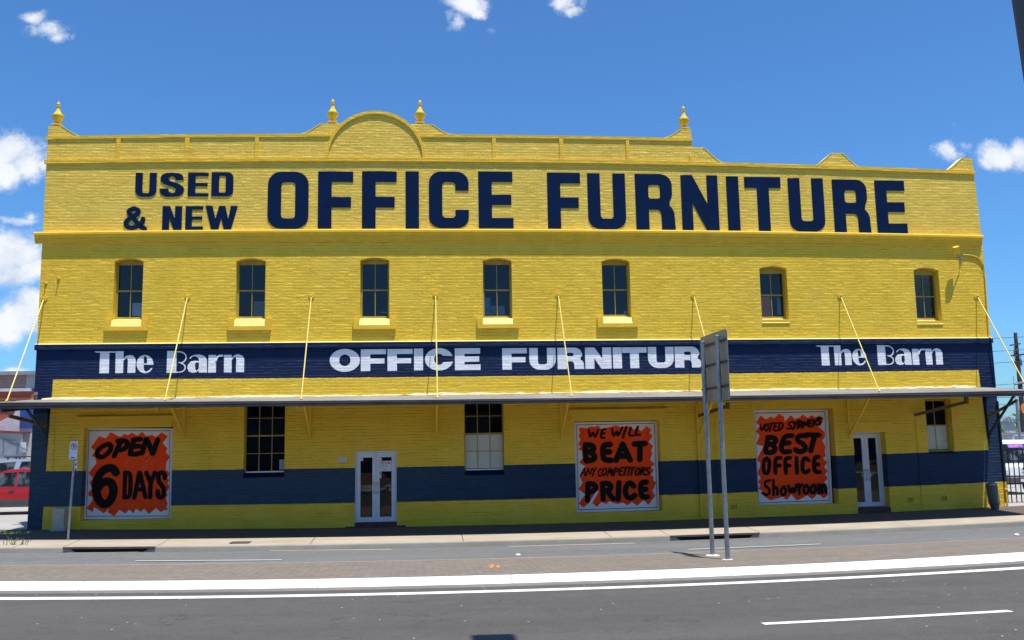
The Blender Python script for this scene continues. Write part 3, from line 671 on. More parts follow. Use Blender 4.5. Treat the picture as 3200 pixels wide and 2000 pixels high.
b1 = [(250,165),(360,200),(430,100),(560,170),(600,170),(650,130),(700,150),(770,110),(850,160),(925,95),(995,165),(1085,145),(1140,180),(1240,105),(1335,170),(1250,275),(1330,360),(1300,420),(1370,495),(1310,575),(1300,690),(1365,750),(1320,830),(1355,860),(1325,910),(1365,970),(1300,1060),(1335,1085),(1300,1150),(1330,1220),(1310,1280),(1330,1330),(1270,1330),(1225,1365),(1145,1300),(1035,1395),(960,1310),(910,1360),(830,1310),(795,1380),(720,1325),(665,1385),(570,1325),(490,1430),(385,1365),(400,1310),(325,1385),(220,1310),(170,1290),(150,1360),(50,1305),(140,1190),(150,1130),(80,1100),(85,1040),(140,1000),(100,890),(150,830),(85,745),(210,590),(185,500),(130,480),(190,400),(120,345)]
OPEN_ = [[(400,290),(290,330),(215,410),(225,480),(300,505),(390,440),(445,360),(430,300),(390,290)],[(600,245),(545,350),(490,480)],[(545,245),(640,235),(700,260),(690,330),(640,375),(540,390)],[(800,240),(760,340),(742,445)],[(790,225),(905,215)],[(780,335),(885,322)],[(742,448),(830,455),(890,432)],[(995,215),(925,435)],[(1000,215),(1050,320),(1095,440)],[(1175,225),(1100,440)]]
SIX = [[(515,740),(470,668),(390,665),(290,720),(225,830),(198,950),(215,1100),(270,1210),(340,1245),(420,1200),(478,1080),(475,960),(430,885),(340,880),(270,925),(215,1010)]]
DAYS = [[(662,745),(648,1130)],[(655,742),(720,742),(748,790),(742,1080),(710,1128),(648,1132)],[(885,740),(805,1135)],[(895,740),(980,1125)],[(850,1005),(950,1005)],[(995,740),(1065,900)],[(1130,740),(1065,900)],[(1062,890),(1055,1130)],[(1288,825),(1285,760),(1240,735),(1190,752),(1180,820),(1200,900),(1260,960),(1275,1040),(1262,1115),(1220,1138),(1180,1112),(1172,1030)]]
poster([(268,1338.5),(543,1338.5),(541,1622),(263.5,1623)], [(276.5,1345),(531,1345),(529.5,1613.5),(268.5,1614.5)], (260,1330), .19841, b1, [(OPEN_,72,None),(SIX,122,None),(DAYS,64,None)])
b2 = [(150,165),(240,180),(330,150),(360,165),(420,140),(470,190),(600,160),(690,135),(760,170),(850,140),(950,200),(1000,170),(1060,225),(1130,145),(1210,200),(1180,250),(1225,290),(1170,380),(1235,445),(1200,520),(1225,545),(1190,650),(1260,710),(1200,760),(1245,800),(1200,870),(1240,900),(1235,950),(1280,985),(1220,1110),(1265,1180),(1165,1315),(1090,1240),(1000,1325),(920,1270),(860,1320),(790,1280),(700,1300),(590,1260),(540,1300),(470,1270),(405,1345),(335,1285),(430,1110),(400,1100),(290,1280),(210,1350),(130,1295),(230,1160),(130,1080),(190,980),(150,900),(230,745),(140,690),(190,620),(180,520),(125,490),(170,450),(120,425),(160,350),(135,300),(155,240),(135,215)]
WEWILL = [[(285,205),(298,335),(350,215),(372,338),(422,205)],[(530,195),(478,202),(455,325),(512,322)],[(468,262),(515,255)],[(628,190),(645,320),(705,205),(708,315),(778,168)],[(838,165),(785,322)],[(905,170),(868,290),(940,290)],[(1008,158),(960,290),(1038,275)]]
BEAT = [[(230,432),(242,660)],[(230,425),(320,428),(368,470),(330,525),(250,528)],[(300,532),(382,590),(350,652),(242,662)],[(602,418),(490,428),(492,560),(505,650),(610,655)],[(495,530),(590,528)],[(785,415),(685,655)],[(785,415),(895,650)],[(745,592),(850,592)],[(955,415),(1115,405)],[(1040,420),(1035,640)]]
ANY = [[(220,768),(160,880)],[(220,768),(228,880)],[(185,842),(225,840)],[(270,770),(245,882)],[(270,770),(302,882),(330,770)],[(345,772),(357,825)],[(392,765),(357,825),(335,888)],[(472,785),(445,785),(420,850),(430,888),(460,880)],[(520,770),(487,800),(475,860),(492,885),(525,850),(540,790),(520,770)],[(548,880),(578,765)],[(578,765),(588,845)],[(588,845),(620,765),(606,880)],[(650,765),(630,880)],[(650,765),(686,775),(680,812),(645,828)],[(752,760),(715,765),(695,876),(738,870)],[(706,820),(740,815)],[(760,766),(820,758)],[(790,765),(765,875)],[(838,760),(812,875)],[(850,766),(908,758)],[(880,760),(855,875)],[(950,768),(917,800),(910,855),(930,876),(963,840),(972,785),(950,768)],[(1000,762),(975,870)],[(1000,760),(1038,768),(1032,805),(992,815)],[(1003,815),(1024,870)],[(1100,765),(1062,772),(1058,800),(1092,822),(1088,862),(1045,866)]]
PRICE = [[(270,1005),(265,1245)],[(268,1002),(350,1000),(398,1050),(350,1115),(275,1120)],[(487,1000),(497,1230)],[(485,995),(580,995),(625,1045),(570,1102),(490,1105)],[(555,1110),(645,1222)],[(728,985),(715,1230)],[(948,1035),(900,985),(850,1005),(818,1100),(840,1190),(900,1218),(962,1170)],[(1132,975),(1050,985),(1052,1100),(1065,1202),(1150,1190)],[(1055,1085),(1125,1080)]]
poster([(1792,1320),(2052.5,1316),(2061,1593.5),(1797.5,1601.5)], [(1801,1327),(2046.5,1321.5),(2055,1586),(1807,1594.5)], (1780,1300), .21164, b2, [(WEWILL,33,None),(BEAT,84,None),(ANY,22,lambda x: x if x < 475 else 475+(x-475)*1.13),(PRICE,80,None)])
b3 = [(165,170),(235,225),(310,185),(350,210),(420,145),(490,190),(500,250),(585,165),(640,220),(700,200),(750,155),(820,205),(870,165),(930,200),(980,170),(1040,215),(1020,280),(950,310),(1055,400),(1060,470),(1020,520),(1065,600),(1060,680),(1070,740),(1030,760),(1090,820),(1050,885),(1095,945),(1060,990),(1100,1040),(1050,1100),(1100,1190),(1085,1240),(1105,1270),(1060,1310),(1040,1320),(960,1260),(880,1335),(810,1280),(740,1320),(670,1355),(590,1270),(530,1345),(470,1300),(380,1330),(300,1350),(220,1300),(190,1220),(135,1190),(165,1130),(125,1100),(165,1035),(120,970),(155,880),(160,830),(110,790),(200,600),(100,570),(150,450),(95,390),(160,310),(95,275)]
VOTED = [[(158,300),(178,402),(215,292)],[(250,290),(222,330),(226,385),(255,385),(277,330),(250,290)],[(270,292),(350,276)],[(318,285),(290,390)],[(402,275),(362,280),(340,385),(390,380)],[(350,330),(385,325)],[(430,275),(413,382)],[(430,270),(478,280),(468,340),(413,382)],[(612,265),(560,265),(548,300),(592,320),(580,362),(530,352)],[(625,260),(642,305)],[(682,245),(642,305),(612,368)],[(705,250),(672,350)],[(705,245),(742,255),(730,310),(672,350)],[(745,345),(768,245),(795,330),(822,235)],[(878,233),(840,240),(820,332),(870,322)],[(830,285),(865,280)],[(890,235),(907,280)],[(950,220),(907,280),(882,325)],[(962,202),(952,225)],[(1005,208),(962,230),(990,262),(988,300),(935,302)]]
BEST = [[(268,478),(232,665)],[(262,475),(365,478),(382,525),(330,570),(250,575)],[(330,580),(378,640),(320,690),(235,682)],[(602,450),(500,455),(455,560),(450,680),(570,672)],[(470,562),(560,550)],[(795,452),(690,450),(662,520),(775,575),(790,652),(700,682),(648,645)],[(790,440),(975,445)],[(915,450),(858,662)]]
OFF3 = [[(250,765),(207,795),(203,950),(237,980),(277,955),(290,800),(250,765)],[(442,760),(362,765),(370,970)],[(365,870),(430,865)],[(572,760),(500,765),(515,970)],[(505,870),(565,865)],[(662,760),(667,970)],[(832,795),(790,755),(747,790),(742,930),(780,972),(832,935)],[(970,745),(902,755),(910,962),(985,955)],[(905,855),(962,850)]]
SHOW = [[(297,1072),(232,1082),(215,1140),(290,1190),(290,1250),(235,1282),(190,1248)],[(342,1070),(346,1275)],[(346,1200),(378,1160),(400,1190),(395,1268)],[(490,1155),(445,1200),(452,1270),(490,1280),(520,1225),(490,1155)],[(550,1145),(572,1262),(608,1155),(625,1265),(660,1135)],[(690,1125),(702,1262)],[(702,1165),(742,1130)],[(800,1135),(757,1180),(765,1250),(810,1255),(837,1190),(800,1135)],[(897,1130),(855,1175),(863,1245),(907,1250),(933,1185),(897,1130)],[(965,1125),(972,1252)],[(972,1155),(1005,1125),(1018,1245)],[(1018,1150),(1055,1120),(1068,1242)]]
poster([(2350,1281.5),(2587.5,1279.5),(2602,1571.5),(2362,1580.5)], [(2358,1290),(2578,1285),(2595,1564.5),(2371,1573)], (2340,1260), .2249, b3, [(VOTED,25,None),(BEST,72,None),(OFF3,57,None),(SHOW,38,None)])
# ---- raised navy letters
def zp(o, s): return lambda x, y: (o[0]+x*s, o[1]+y*s)
A2 = zp((800,250),.33071); A3 = zp((1600,250),.33071); A4 = zp((2400,350),.33071); AU = zp((370,520),.16116)
def big(ch, z, xl, xr, yt, yb, sw, sh, rnd=.35):
    """x at mid height in zoom px; sw, sh in zoom px"""
    ym = (yt+yb)/2; a = W(*z(xl, ym)).x; b = W(*z(xr, ym)).x; xm = (xl+xr)/2
    z1 = W(*z(xm, yt)).z; z0 = W(*z(xm, yb)).z; k = (b-a)/(xr-xl)
    bm = bmesh.new()
    for pc_ in L_poly(ch, a, b, z0, z1, sw*k, sh*k, rnd): plate(bm, pc_, -.021, -.002)
    mesh_obj('letter', bm, M['navy'], store)
big('O', A2, 112, 497, 868, 1408, 126, 102, .33); big('F', A2, 587, 918, 865, 1405, 127, 103); big('F', A2, 1003, 1330, 865, 1405, 127, 103)
big('I', A2, 1415, 1540, 865, 1405, 125, 100); big('C', A2, 1635, 2010, 867, 1402, 125, 101, .30); big('E', A2, 2103, 2429, 867, 1402, 125, 100)
big('F', A3, 336, 648, 877, 1405, 122, 102); big('U', A3, 717, 1073, 885, 1411, 117, 100, .32); big('R', A3, 1168, 1529, 891, 1415, 122, 102); big('N', A3, 1602, 1949, 900, 1423, 102, 100)
big('I', A3, 2033, 2147, 912, 1427, 114, 100); big('T', A3, 2205, 2546, 918, 1432, 112, 103)
big('U', A4, 198, 530, 628, 1133, 110, 98, .32); big('R', A4, 617, 952, 640, 1142, 110, 100); big('E', A4, 1020, 1302, 650, 1151, 107, 93)
big('U', AU, 333, 743, 125, 590, 138, 75, .34); big('E', AU, 1352, 1752, 125, 582, 145, 66); big('D', AU, 1808, 2230, 115, 580, 145, 72, .27)
big('N', AU, 855, 1233, 772, 1235, 135, 90); big('E', AU, 1303, 1645, 772, 1232, 125, 70); big('W', AU, 1690, 2310, 768, 1226, 100, 90)
SP = [(1270,265),(1115,265),(1100,215),(1040,190),(985,215),(975,260),(1010,285),(1180,340),(1260,400),(1275,450),(1260,520),(1180,575),(1050,592),(900,585),(820,530),(800,435),(965,430),(985,500),(1050,522),(1105,500),(1120,450),(1080,410),(880,340),(825,290),(820,220),(850,165),(930,130),(1050,122),(1180,135),(1250,175)]
bm = bmesh.new(); plate(bm, [[P2(*AU(*p)) for p in SP]], -.021, -.002); mesh_obj('letter', bm, M['navy'], store)
pc = Pieces(-.011, .0003, .009)
for st_, w in (([(300,822),(210,850),(205,905),(300,1010),(430,1180),(515,1208)],86), ([(300,822),(390,845),(395,905),(300,975),(180,1040),(140,1110),(180,1185),(280,1200),(400,1150),(475,1080),(482,1020)],86)):
    pc.stroke([P2(*AU(*p)) for p in st_], w*.16116/FPX*DC)
pc.make('letter', M['navy'], store)
# ---- painted white words on the navy band
OW = zp((1000,1060),.25620); FWp = zp((1560,1060),.27273)
pc = Pieces(-.001, .0002, .0015)
def wide(ch, z, x0, x1, y0, y1, sw, sh, rnd=.35, ell=False):
    ym = (y0+y1)/2; a = W(*z(x0, ym)).x; b = W(*z(x1, ym)).x; xm = (x0+x1)/2; z1 = W(*z(xm, y0)).z; z0 = W(*z(xm, y1)).z; k = (b-a)/(x1-x0)
    for q in L_poly(ch, a, b, z0, z1, sw*k, sh*k, rnd, ell): pc.add(q)
wide('O', OW, 118, 487, 118, 398, 115, 70, ell=True); wide('F', OW, 498, 805, 123, 388, 115, 62); wide('F', OW, 823, 1130, 120, 385, 115, 62); wide('I', OW, 1147, 1257, 115, 380, 100, 60)
wide('C', OW, 1280, 1625, 108, 382, 112, 70, ell=True); wide('E', OW, 1645, 1957, 110, 377, 117, 68)
pc.make('painted_word', M['white_brick'], store)
pc = Pieces(-.001, .0002, .0015)
wide('F', FWp, 35, 318, 103, 348, 107, 60); wide('U', FWp, 345, 647, 100, 350, 98, 62, .4); wide('R', FWp, 668, 965, 97, 342, 107, 58); wide('N', FWp, 985, 1285, 95, 338, 103, 60); wide('I', FWp, 1303, 1405, 93, 335, 100, 60)
wide('T', FWp, 1410, 1690, 93, 332, 102, 62); wide('U', FWp, 1705, 2000, 88, 330, 96, 60, .4); wide('R', FWp, 2012, 2308, 85, 325, 105, 56); wide('E', FWp, 2335, 2590, 83, 320, 100, 58)
pc.make('painted_word', M['white_brick'], store)
BZ = (280,1080); bs = .20661
def ell_(cx, cy, rx, ry, a0, a1, n=24): return [(cx+rx*math.cos(math.radians(a0+(a1-a0)*i/n)), cy-ry*math.sin(math.radians(a0+(a1-a0)*i/n))) for i in range(n+1)]
POLYS = [[[(75,88),(392,88),(392,106),(100,106)]], [[(160,88),(300,88),(292,418),(148,420)]], [[(395,85),(515,85),(507,415),(388,417)]],
 [[(507,200),(545,160),(605,143),(655,152),(688,185),(698,225),(690,412),(572,413),(580,220),(568,192),(548,196),(507,232)]],
 [ell_(838,280,127,138,-5,333,30)+[(932,338),(898,375),(852,396),(825,375),(815,292),(962,292)], [(820,270),(820,185),(835,158),(855,165),(870,200),(870,270)]],
 [[(1175,80),(1318,83),(1310,412),(1163,412)]],
 [[(1590,142),(1650,135),(1710,145),(1752,172),(1775,215),(1775,408),(1650,408),(1655,215),(1640,180),(1590,158)]],
 [[(1655,235),(1600,228),(1530,240),(1487,290),(1477,340),(1500,390),(1550,412),(1610,405),(1655,368),(1655,335),(1622,385),(1597,355),(1595,275),(1620,250),(1655,262)]],
 [[(1800,142),(1915,142),(1910,408),(1790,408)]], [[(2035,140),(2150,140),(2148,405),(2032,405)]],
 [[(2148,190),(2190,145),(2250,130),(2310,150),(2340,200),(2335,402),(2213,402),(2220,200),(2205,165),(2180,178),(2148,225)]]]
STR = [([(1318,93),(1390,95),(1452,130),(1466,190),(1430,245),(1385,265),(1352,255)],16), ([(1385,265),(1435,290),(1452,340),(1420,388),(1370,403),(1305,403)],16), ([(1520,192),(1555,158),(1600,148)],15), ([(1912,225),(1930,175),(1965,150),(2010,152)],26)]
def barn(xf):
    pc = Pieces(-.001, .0002, .0015)
    for L in POLYS: pc.add([[xf(P2(BZ[0]+x*bs, BZ[1]+y*bs)) for x, y in l] for l in L])
    for s_, w in STR: pc.stroke([xf(P2(BZ[0]+x*bs, BZ[1]+y*bs)) for x, y in s_], w*bs/FPX*DC)
    pc.make('painted_word', M['white_brick'], store)
barn(lambda p: p)
l0 = P2(BZ[0]+75*bs, BZ[1]+88*bs); l1 = P2(BZ[0]+2340*bs, BZ[1]+402*bs); r0 = P2(2540+52*.1818, 1070+54*.1818); r1 = P2(2540+2245*.1818, 1070+380*.1818)
kx = (r1[0]-r0[0])/(l1[0]-l0[0]); kz = (r1[1]-r0[1])/(l1[1]-l0[1])
barn(lambda p: (r0[0]+(p[0]-l0[0])*kx, r0[1]+(p[1]-l0[1])*kz))
# ---- awning
AF = -2.9                                        # fascia distance
Q_FT = fitz([(0,1258.5),(400,1258),(800,1253),(1600,1246),(2400,1237.5),(3200,1220.5)], AF)
Q_FB = fitz([(0,1279),(400,1273),(800,1269),(1600,1262),(2400,1250.5),(3200,1237)], AF)
ax0, ax1 = BX0-.02, 17.12; wx0, wx1 = BX0-.02, 17.12
bm = bmesh.new(); N = 330; rows = []
for i in range(N+1):
    t = i/N; xf = ax0+(ax1-ax0)*t; xw = wx0+(wx1-wx0)*t
    zw = pv(Q_ROOF, xw); zf = pv(Q_FT, max(-10.4, min(16.4, xf)))
    c = .010*math.sin(i*math.pi/1.5)
    rows.append([bm.verts.new((xw, -.003, zw+c)), bm.verts.new((xf, AF+.06, zf+c+.003)), bm.verts.new((xf, AF+.06, zf+c-.03)), bm.verts.new((xw, -.003, zw+c-.03))])
for a, b in zip(rows, rows[1:]):
    for j in range(4): bm.faces.new((a[j], b[j], b[(j+1) % 4], a[(j+1) % 4]))
bm.faces.new(rows[0]); bm.faces.new(rows[-1][::-1]); bmesh.ops.recalc_face_normals(bm, faces=bm.faces)
awn = mesh_obj('awning', bm, M['roofiron'], store)
bm = bmesh.new(); pts = []
for i in range(31):
    x = ax0+(ax1-ax0)*i/30; xc = max(-10.4, min(16.4, x)); pts.append((x, pv(Q_FT, xc)+.004, pv(Q_FB, xc)))
prof = lambda zt, zb: [(AF+.058, zt-.01), (AF-.06, zt), (AF-.062, zb+.085), (AF-.072, zb+.078), (AF-.062, zb+.068), (AF-.062, zb+.01), (AF-.05, zb), (AF+.058, zb)]
rg = [[bm.verts.new((x, y, z)) for y, z in prof(zt, zb)] for x, zt, zb in pts]
for a, b in zip(rg, rg[1:]):
    for j in range(8): bm.faces.new((a[j], b[j], b[(j+1) % 8], a[(j+1) % 8]))
bm.faces.new(rg[0]); bm.faces.new(rg[-1][::-1]); bmesh.ops.recalc_face_normals(bm, faces=bm.faces)
mesh_obj('fascia_gutter', bm, M['fascia'], awn)
for s_, (xa, xb) in enumerate(((ax0, wx0), (ax1, wx1))):   # end barge boards
    bm = bmesh.new(); x_ = max(-10.4, min(16.4, xa)); obox(bm, (xa, AF+.065, pv(Q_FT, x_)-.05), (xb, -.01, pv(Q_ROOF, xb)-.07), .03, .13); mesh_obj('barge_board', bm, M['fascia'], awn)
for yy in (-2.0, -1.0):      # purlins
    bm = bmesh.new(); t = -yy/2.9
    for i in range(14):
        x0 = ax0+1+(ax1-ax0-2)*i/14; x1 = ax0+1+(ax1-ax0-2)*(i+1)/14
        f = lambda x: pv(Q_ROOF, max(-10.7, min(17, x)))*(1-t)+pv(Q_FT, max(-10.4, min(16.4, x)))*t-.085
        obox(bm, (x0, yy, f(x0)), (x1, yy, f(x1)), .06, .09)
    mesh_obj('purlin', bm, M['soffit'], awn)
fl_ = sweep('roof_flashing', Q_ROOF, wx0+.25, wx1-.25, [(.001,-.02),(-.06,-.02),(-.062,.004),(.001,.045)], M['yflash'], awn, 170)
rf = random.Random(9); kk = [rf.gauss(0, .011) for _ in range(200)]
for i_, v in enumerate(fl_.data.vertices):
    if i_ % 4 == 3: v.co.z += kk[i_//4]+.012*math.sin(i_*.05)
    if i_ % 4 == 2: v.co.y += kk[i_//4]*.8; v.co.z += kk[(i_//4+7) % 200]*.5
# tie rods and brackets
rods = [((139,932),(20,1252)),((587,925),(514,1246)),((973.6,924),(941,1245)),((1361,920),(1373.7,1244)),((1744,920),(1790,1243)),((2166.5,922),None),((2625,924),(2745.6,1224)),((3051.5,925),None)]
for i, (a, b) in enumerate(rods):
    p = W(*a); x = p.x; y = -2.04; t = 2.04/2.9; z = pv(Q_ROOF, x)*(1-t)+pv(Q_FT, x)*t+.012
    bm = bmesh.new(); tube(bm, [(x, -.04, p.z-.01), (x, y, z)], .0165, 8)
    r = mesh_obj('tie_rod', bm, M['ypale'], awn)
    bm = bmesh.new(); bmesh.ops.create_cone(bm, cap_ends=True, segments=12, radius1=.085, radius2=.08, depth=.025, matrix=Matrix.Translation((x, -.014, p.z)) @ Matrix.Rotation(math.pi/2, 4, 'X'))
    obox(bm, (x, -.02, p.z), (x, -.09, p.z-.03), .03, .06); tube(bm, [(x, y+.03, z-.01), (x, y-.02, z+.03)], .028, 8)
    mesh_obj('rod_fixing', bm, M['ysmooth'], awn)
    # wall bracket beneath the roof
    zb = 2.22-2.22+W(min(max(a[0],200),3000), 1360).z-.0; zr = pv(Q_ROOF, x)-.14
    xb = x+(.22 if i == 0 else 0)
    bm = bmesh.new(); box(bm, xb-.035, xb+.035, -.065, .001, zb-.05, zr, .004)
    obox(bm, (xb, -.05, zb+.02), (xb, -1.5, zr-.11), .05, .06); obox(bm, (xb, -.07, zr-.04), (xb, AF+.1, zr-.27), .06, .09)
    lathe(bm, (xb, -.03, zb-.10), [(.02,0),(.045,.03),(.03,.06)], 8)
    mesh_obj('awning_bracket', bm, M['wall2'], awn)
bm = bmesh.new(); a = W(2858,1297,-.06); b = W(3020,1256,-1.2); obox(bm, a, b, .05, .09); obox(bm, (b.x, b.y, b.z-.05), (b.x, b.y, b.z+.16), .09, .09, Vector((1,0,0))); mesh_obj('diagonal_brace', bm, M['soffit'], awn)
bm = bmesh.new(); a = W(2182,1300,-.06); b = W(2274,1268,-1.5); obox(bm, a, b, .05, .08); obox(bm, (b.x, b.y, b.z-.08), (b.x, b.y, b.z+.14), .09, .09, Vector((1,0,0))); mesh_obj('diagonal_brace', bm, M['soffit'], awn)
bm = bmesh.new(); a = W(3086,1303,-.06); b = W(3180,1250,-1.3); obox(bm, a, b, .06, .07); mesh_obj('diagonal_brace', bm, M['soffit'], awn)
bm = bmesh.new(); a = W(146,1330,-.06); b = W(30,1300,-1.5); obox(bm, a, b, .06, .09); mesh_obj('diagonal_brace', bm, M['soffit'], awn)
# pipes, conduits, vents, floodlight, hooks
bm = bmesh.new(); x = W(2184,1450).x; tube(bm, [(x,-.06,3.3),(x,-.06,.12),(x+.02,-.10,.03)], .035, 10)
for z in (.5,1.6,2.7): box(bm, x-.05, x+.05, -.07, .001, z, z+.025)
mesh_obj('downpipe', bm, M['wall2'], store)
bm = bmesh.new(); x = W(2872,1450).x; tube(bm, [(x,-.025,W(2863,1300).z),(x,-.025,.06)], .014, 8); mesh_obj('conduit', bm, M['wall2'], store)
bm = bmesh.new(); x = W(2240,1450).x; tube(bm, [(x,-.02,3.2),(x,-.02,.06)], .012, 8); mesh_obj('conduit', bm, M['wall2'], store)
pts = [W(3008,796,-.03),W(3030,797,-.03),W(3050,802,-.03),W(3064,812,-.03),W(3073,828,-.03)]; q = W(3094,1050,-.03); pts += [Vector((pts[-1].x+.02,-.03,pts[-1].z-.4)), Vector((q.x-.04,-.03,q.z)), Vector((q.x-.04,-.085,q.z-.06))]
bm = bmesh.new(); tube(bm, pts, .022, 8); mesh_obj('conduit', bm, M['ysmooth'], store)
bm = bmesh.new(); tube(bm, [(q.x-.04,-.085,q.z-.06),(q.x-.02,-.09,q.z-.25),(W(3112,1200).x-.05,-.04,pv(Q_ROOF,17)+.03)], .02, 8); mesh_obj('conduit', bm, M['wall2'], store)
pp = W(3141,1500,-.04); bm = bmesh.new(); tube(bm, [(pp.x-.02,-.04,3.3),(pp.x,-.04,.1)], .03, 8); lathe(bm, (pp.x,-.04,.62), [(.035,0),(.05,.02),(.035,.05)], 8); mesh_obj('downpipe', bm, M['wall2'], store)
def fl():
    bm = bmesh.new(); a = W(2976,768,-.30); b = W(2999,797,-.30); c = (a+b)/2
    box(bm, -.09, .09, -.06, .06, -.125, .125, .012); bmesh.ops.transform(bm, verts=bm.verts, matrix=Matrix.Translation(c) @ Matrix.Rotation(-.28, 4, 'Y') @ Matrix.Rotation(.5, 4, 'X'))
    f = mesh_obj('floodlight', bm, M['ysmooth'], store)
    bm = bmesh.new(); d = W(3001,808,-.02); tube(bm, [c+Vector((.02,0,-.13)), c+Vector((.06,.05,-.26)), d+Vector((-.02,-.1,-.02)), d], .014, 8); tube(bm, [d+Vector((0,-.05,0)), W(3004,822,-.04), W(3010,806,-.03)], .007, 6)
    box(bm, d.x-.03, d.x+.05, -.05, .001, d.z-.03, d.z+.07, .005); mesh_obj('bracket', bm, M['steel'], f)
fl()
def vent(xa, xb, ya, yb):
    a = P2(xa, ya); b = P2(xb, yb); bm = bmesh.new(); x0, x1, z1, z0 = a[0], b[0], a[1], b[1]
    box(bm, x0, x1, -.004, .001, z0, z1); v = mesh_obj('wall_vent', bm, M['hole'], store); bm = bmesh.new()
    for i in range(6): x = x0+(x1-x0)*i/5; box(bm, x-.006, x+.006, -.013, -.0045, z0-.006, z1+.006)
    for i in range(4):
        z = z0+(z1-z0)*i/3
        for k in range(5): xx = x0+(x1-x0)*k/5; box(bm, xx+.0062, xx+(x1-x0)/5-.0062, -.012, -.0045, z-.006, z+.006)
    mesh_obj('vent_grille', bm, M['ysmooth'], v)
vent(2283,2303,1577,1590); vent(2835,2855,1555,1568); vent(2941,2960,1550,1563.5)
for (x, y) in ((144,885),(184,870)):
    p = W(x, y); bm = bmesh.new(); tube(bm, [p+Vector((0,.01,0)), p+Vector((0,-.10,-.01)), p+Vector((0,-.12,.03))], .014, 8); lathe(bm, (p.x, -.01, p.z-.03), [(.03,0),(.04,.03),(.03,.06)], 8); mesh_obj('wall_hook', bm, M['ysmooth'], store)
p = W(112,1236,-.1); bm = bmesh.new(); tube(bm, [(p.x,-.05,p.z-.1),(p.x,-.07,p.z),(p.x+.03,-.16,p.z+.04)], .03, 8); lathe(bm, (p.x+.03,-.17,p.z+.01), [(.03,0),(.06,.02),(.045,.08)], 10); mesh_obj('small_lamp', bm, M['steel'], store)
# small left-corner pilaster, in the photo a flat strip beside the corner
x0, x1 = W(146,1400).x, W(168,1400).x
bm = bmesh.new(); box(bm, x0, x1, -.02, .001, pv(Q_B1, x0)+.004, pv(Q_ROOF, x0)-.12, .003); mesh_obj('corner_strip', bm, M['wall'], store)
# ================================================================== STREET
def gline(pts, off, deg=2):
    A = np.array([[*(G(x, y, off).xy)] for x, y in pts]); q = [float(k) for k in np.polyfit(A[:, 0], A[:, 1], deg)]
    lo, hi = A[:, 0].min()-1.5, A[:, 0].max()+1.5
    def f(X):
        if X < lo: return pv(q, lo)
        if X > hi: return pv(q, hi)
        return pv(q, X)
    return f
O_SL, O_KB, O_GT, O_MB, O_WB, O_WF, O_RD = -.06, -.12, -.245, -.155, -.035, -.15, -.185
y_kb = gline([(35,1711.6),(198,1710),(496,1705),(800,1702.4),(1200,1698.4),(1450,1695),(2000,1677.5),(2362,1661),(2838,1643.8),(3200,1630)], O_KB)
y_sl0 = gline([(240,1688),(800,1680.5),(1200,1676),(1450,1671),(2000,1656),(2400,1643),(2800,1626),(3200,1610)], O_SL)
y_mb = gline([(0,1766),(347,1763),(800,1760.6),(1200,1754.6),(2000,1732),(2595,1705.8),(3200,1681)], O_MB)
y_wb = gline([(0,1818),(263,1816.8),(800,1811.5),(1200,1806.6),(1593.5,1798.6),(2000,1785),(2268,1771.8),(2833,1746.5),(3200,1727)], O_WB)
y_wf = gline([(0,1847),(253,1847),(800,1843),(1200,1834),(1600,1824),(2000,1812.5),(2285,1801),(2853,1772.7),(3200,1755.4)], O_WF)
y_l1 = gline([(0,1866.4),(800,1861),(1200,1854),(2000,1829),(3200,1771.7)], O_RD)
y_l2 = gline([(0,1875),(800,1867.7),(1200,1861),(2000,1836.5),(3200,1778.7)], O_RD)
y_sl = lambda X: y_sl0(X)
XS = [-220,-120,-60,-35,-24]+[(-20+i*.5) for i in range(96)]+[32,45,70,130,220]
def strip(name, fa, za, fb, zb, mat, xs=XS, sub=1, kind='structure', drop=0.0, parent=None):
    """sheet between two lines across the street; fb nearer the camera"""
    bm = bmesh.new(); rows = []
    for X in xs:
        a, b = fa(X), fb(X); rows.append([bm.verts.new((X, a+(b-a)*j/sub, S(X)+za+(zb-za)*j/sub+drop)) for j in range(sub+1)])
    for r0, r1 in zip(rows, rows[1:]):
        for j in range(sub): bm.faces.new((r0[j+1], r1[j+1], r1[j], r0[j]))
    o = mesh_obj(name, bm, mat, parent)
    if kind: o['kind'] = kind
    return o
cst = lambda v: (lambda X: v)
strip('footpath', cst(.0), 0, y_sl, O_SL, M['path'], sub=4)
# kerb slabs are cast in bays with open joints
def bays(name, fa, za, fb, zb, mat, joints, gap=.008):
    edges = [-220]+sorted(joints)+[220]
    bm = bmesh.new()
    for a, b in zip(edges, edges[1:]):
        xs = [a+gap]+[x for x in XS if a+gap < x < b-gap]+[b-gap]; rows = []
        for X in xs: rows.append([bm.verts.new((X, fa(X), S(X)+za)), bm.verts.new((X, fb(X), S(X)+zb))])
        for r0, r1 in zip(rows, rows[1:]): bm.faces.new((r0[1], r1[1], r1[0], r0[0]))
    o = mesh_obj(name, bm, mat); o['kind'] = 'structure'; return o
def gx(px, py, off): return G(px, py, off).x
kj = [gx(38,1711,O_KB), gx(196,1710,O_KB), gx(496,1705,O_KB), gx(968,1701,O_KB), gx(1449.7,1695,O_KB), gx(1918,1682,O_KB), gx(2089,1673,O_KB), gx(2362,1661,O_KB), gx(2843,1644,O_KB)]
kj += [kj[-1]+4.4*i for i in range(1, 9)]+[kj[0]-4.4*i for i in range(1, 9)]
bays('kerb', y_sl, O_SL+.002, y_kb, O_KB+.003, M['kerb'], kj)
strip('kerb_joint_bed', y_sl, O_SL-.03, y_kb, O_KB-.03, M['hole'])
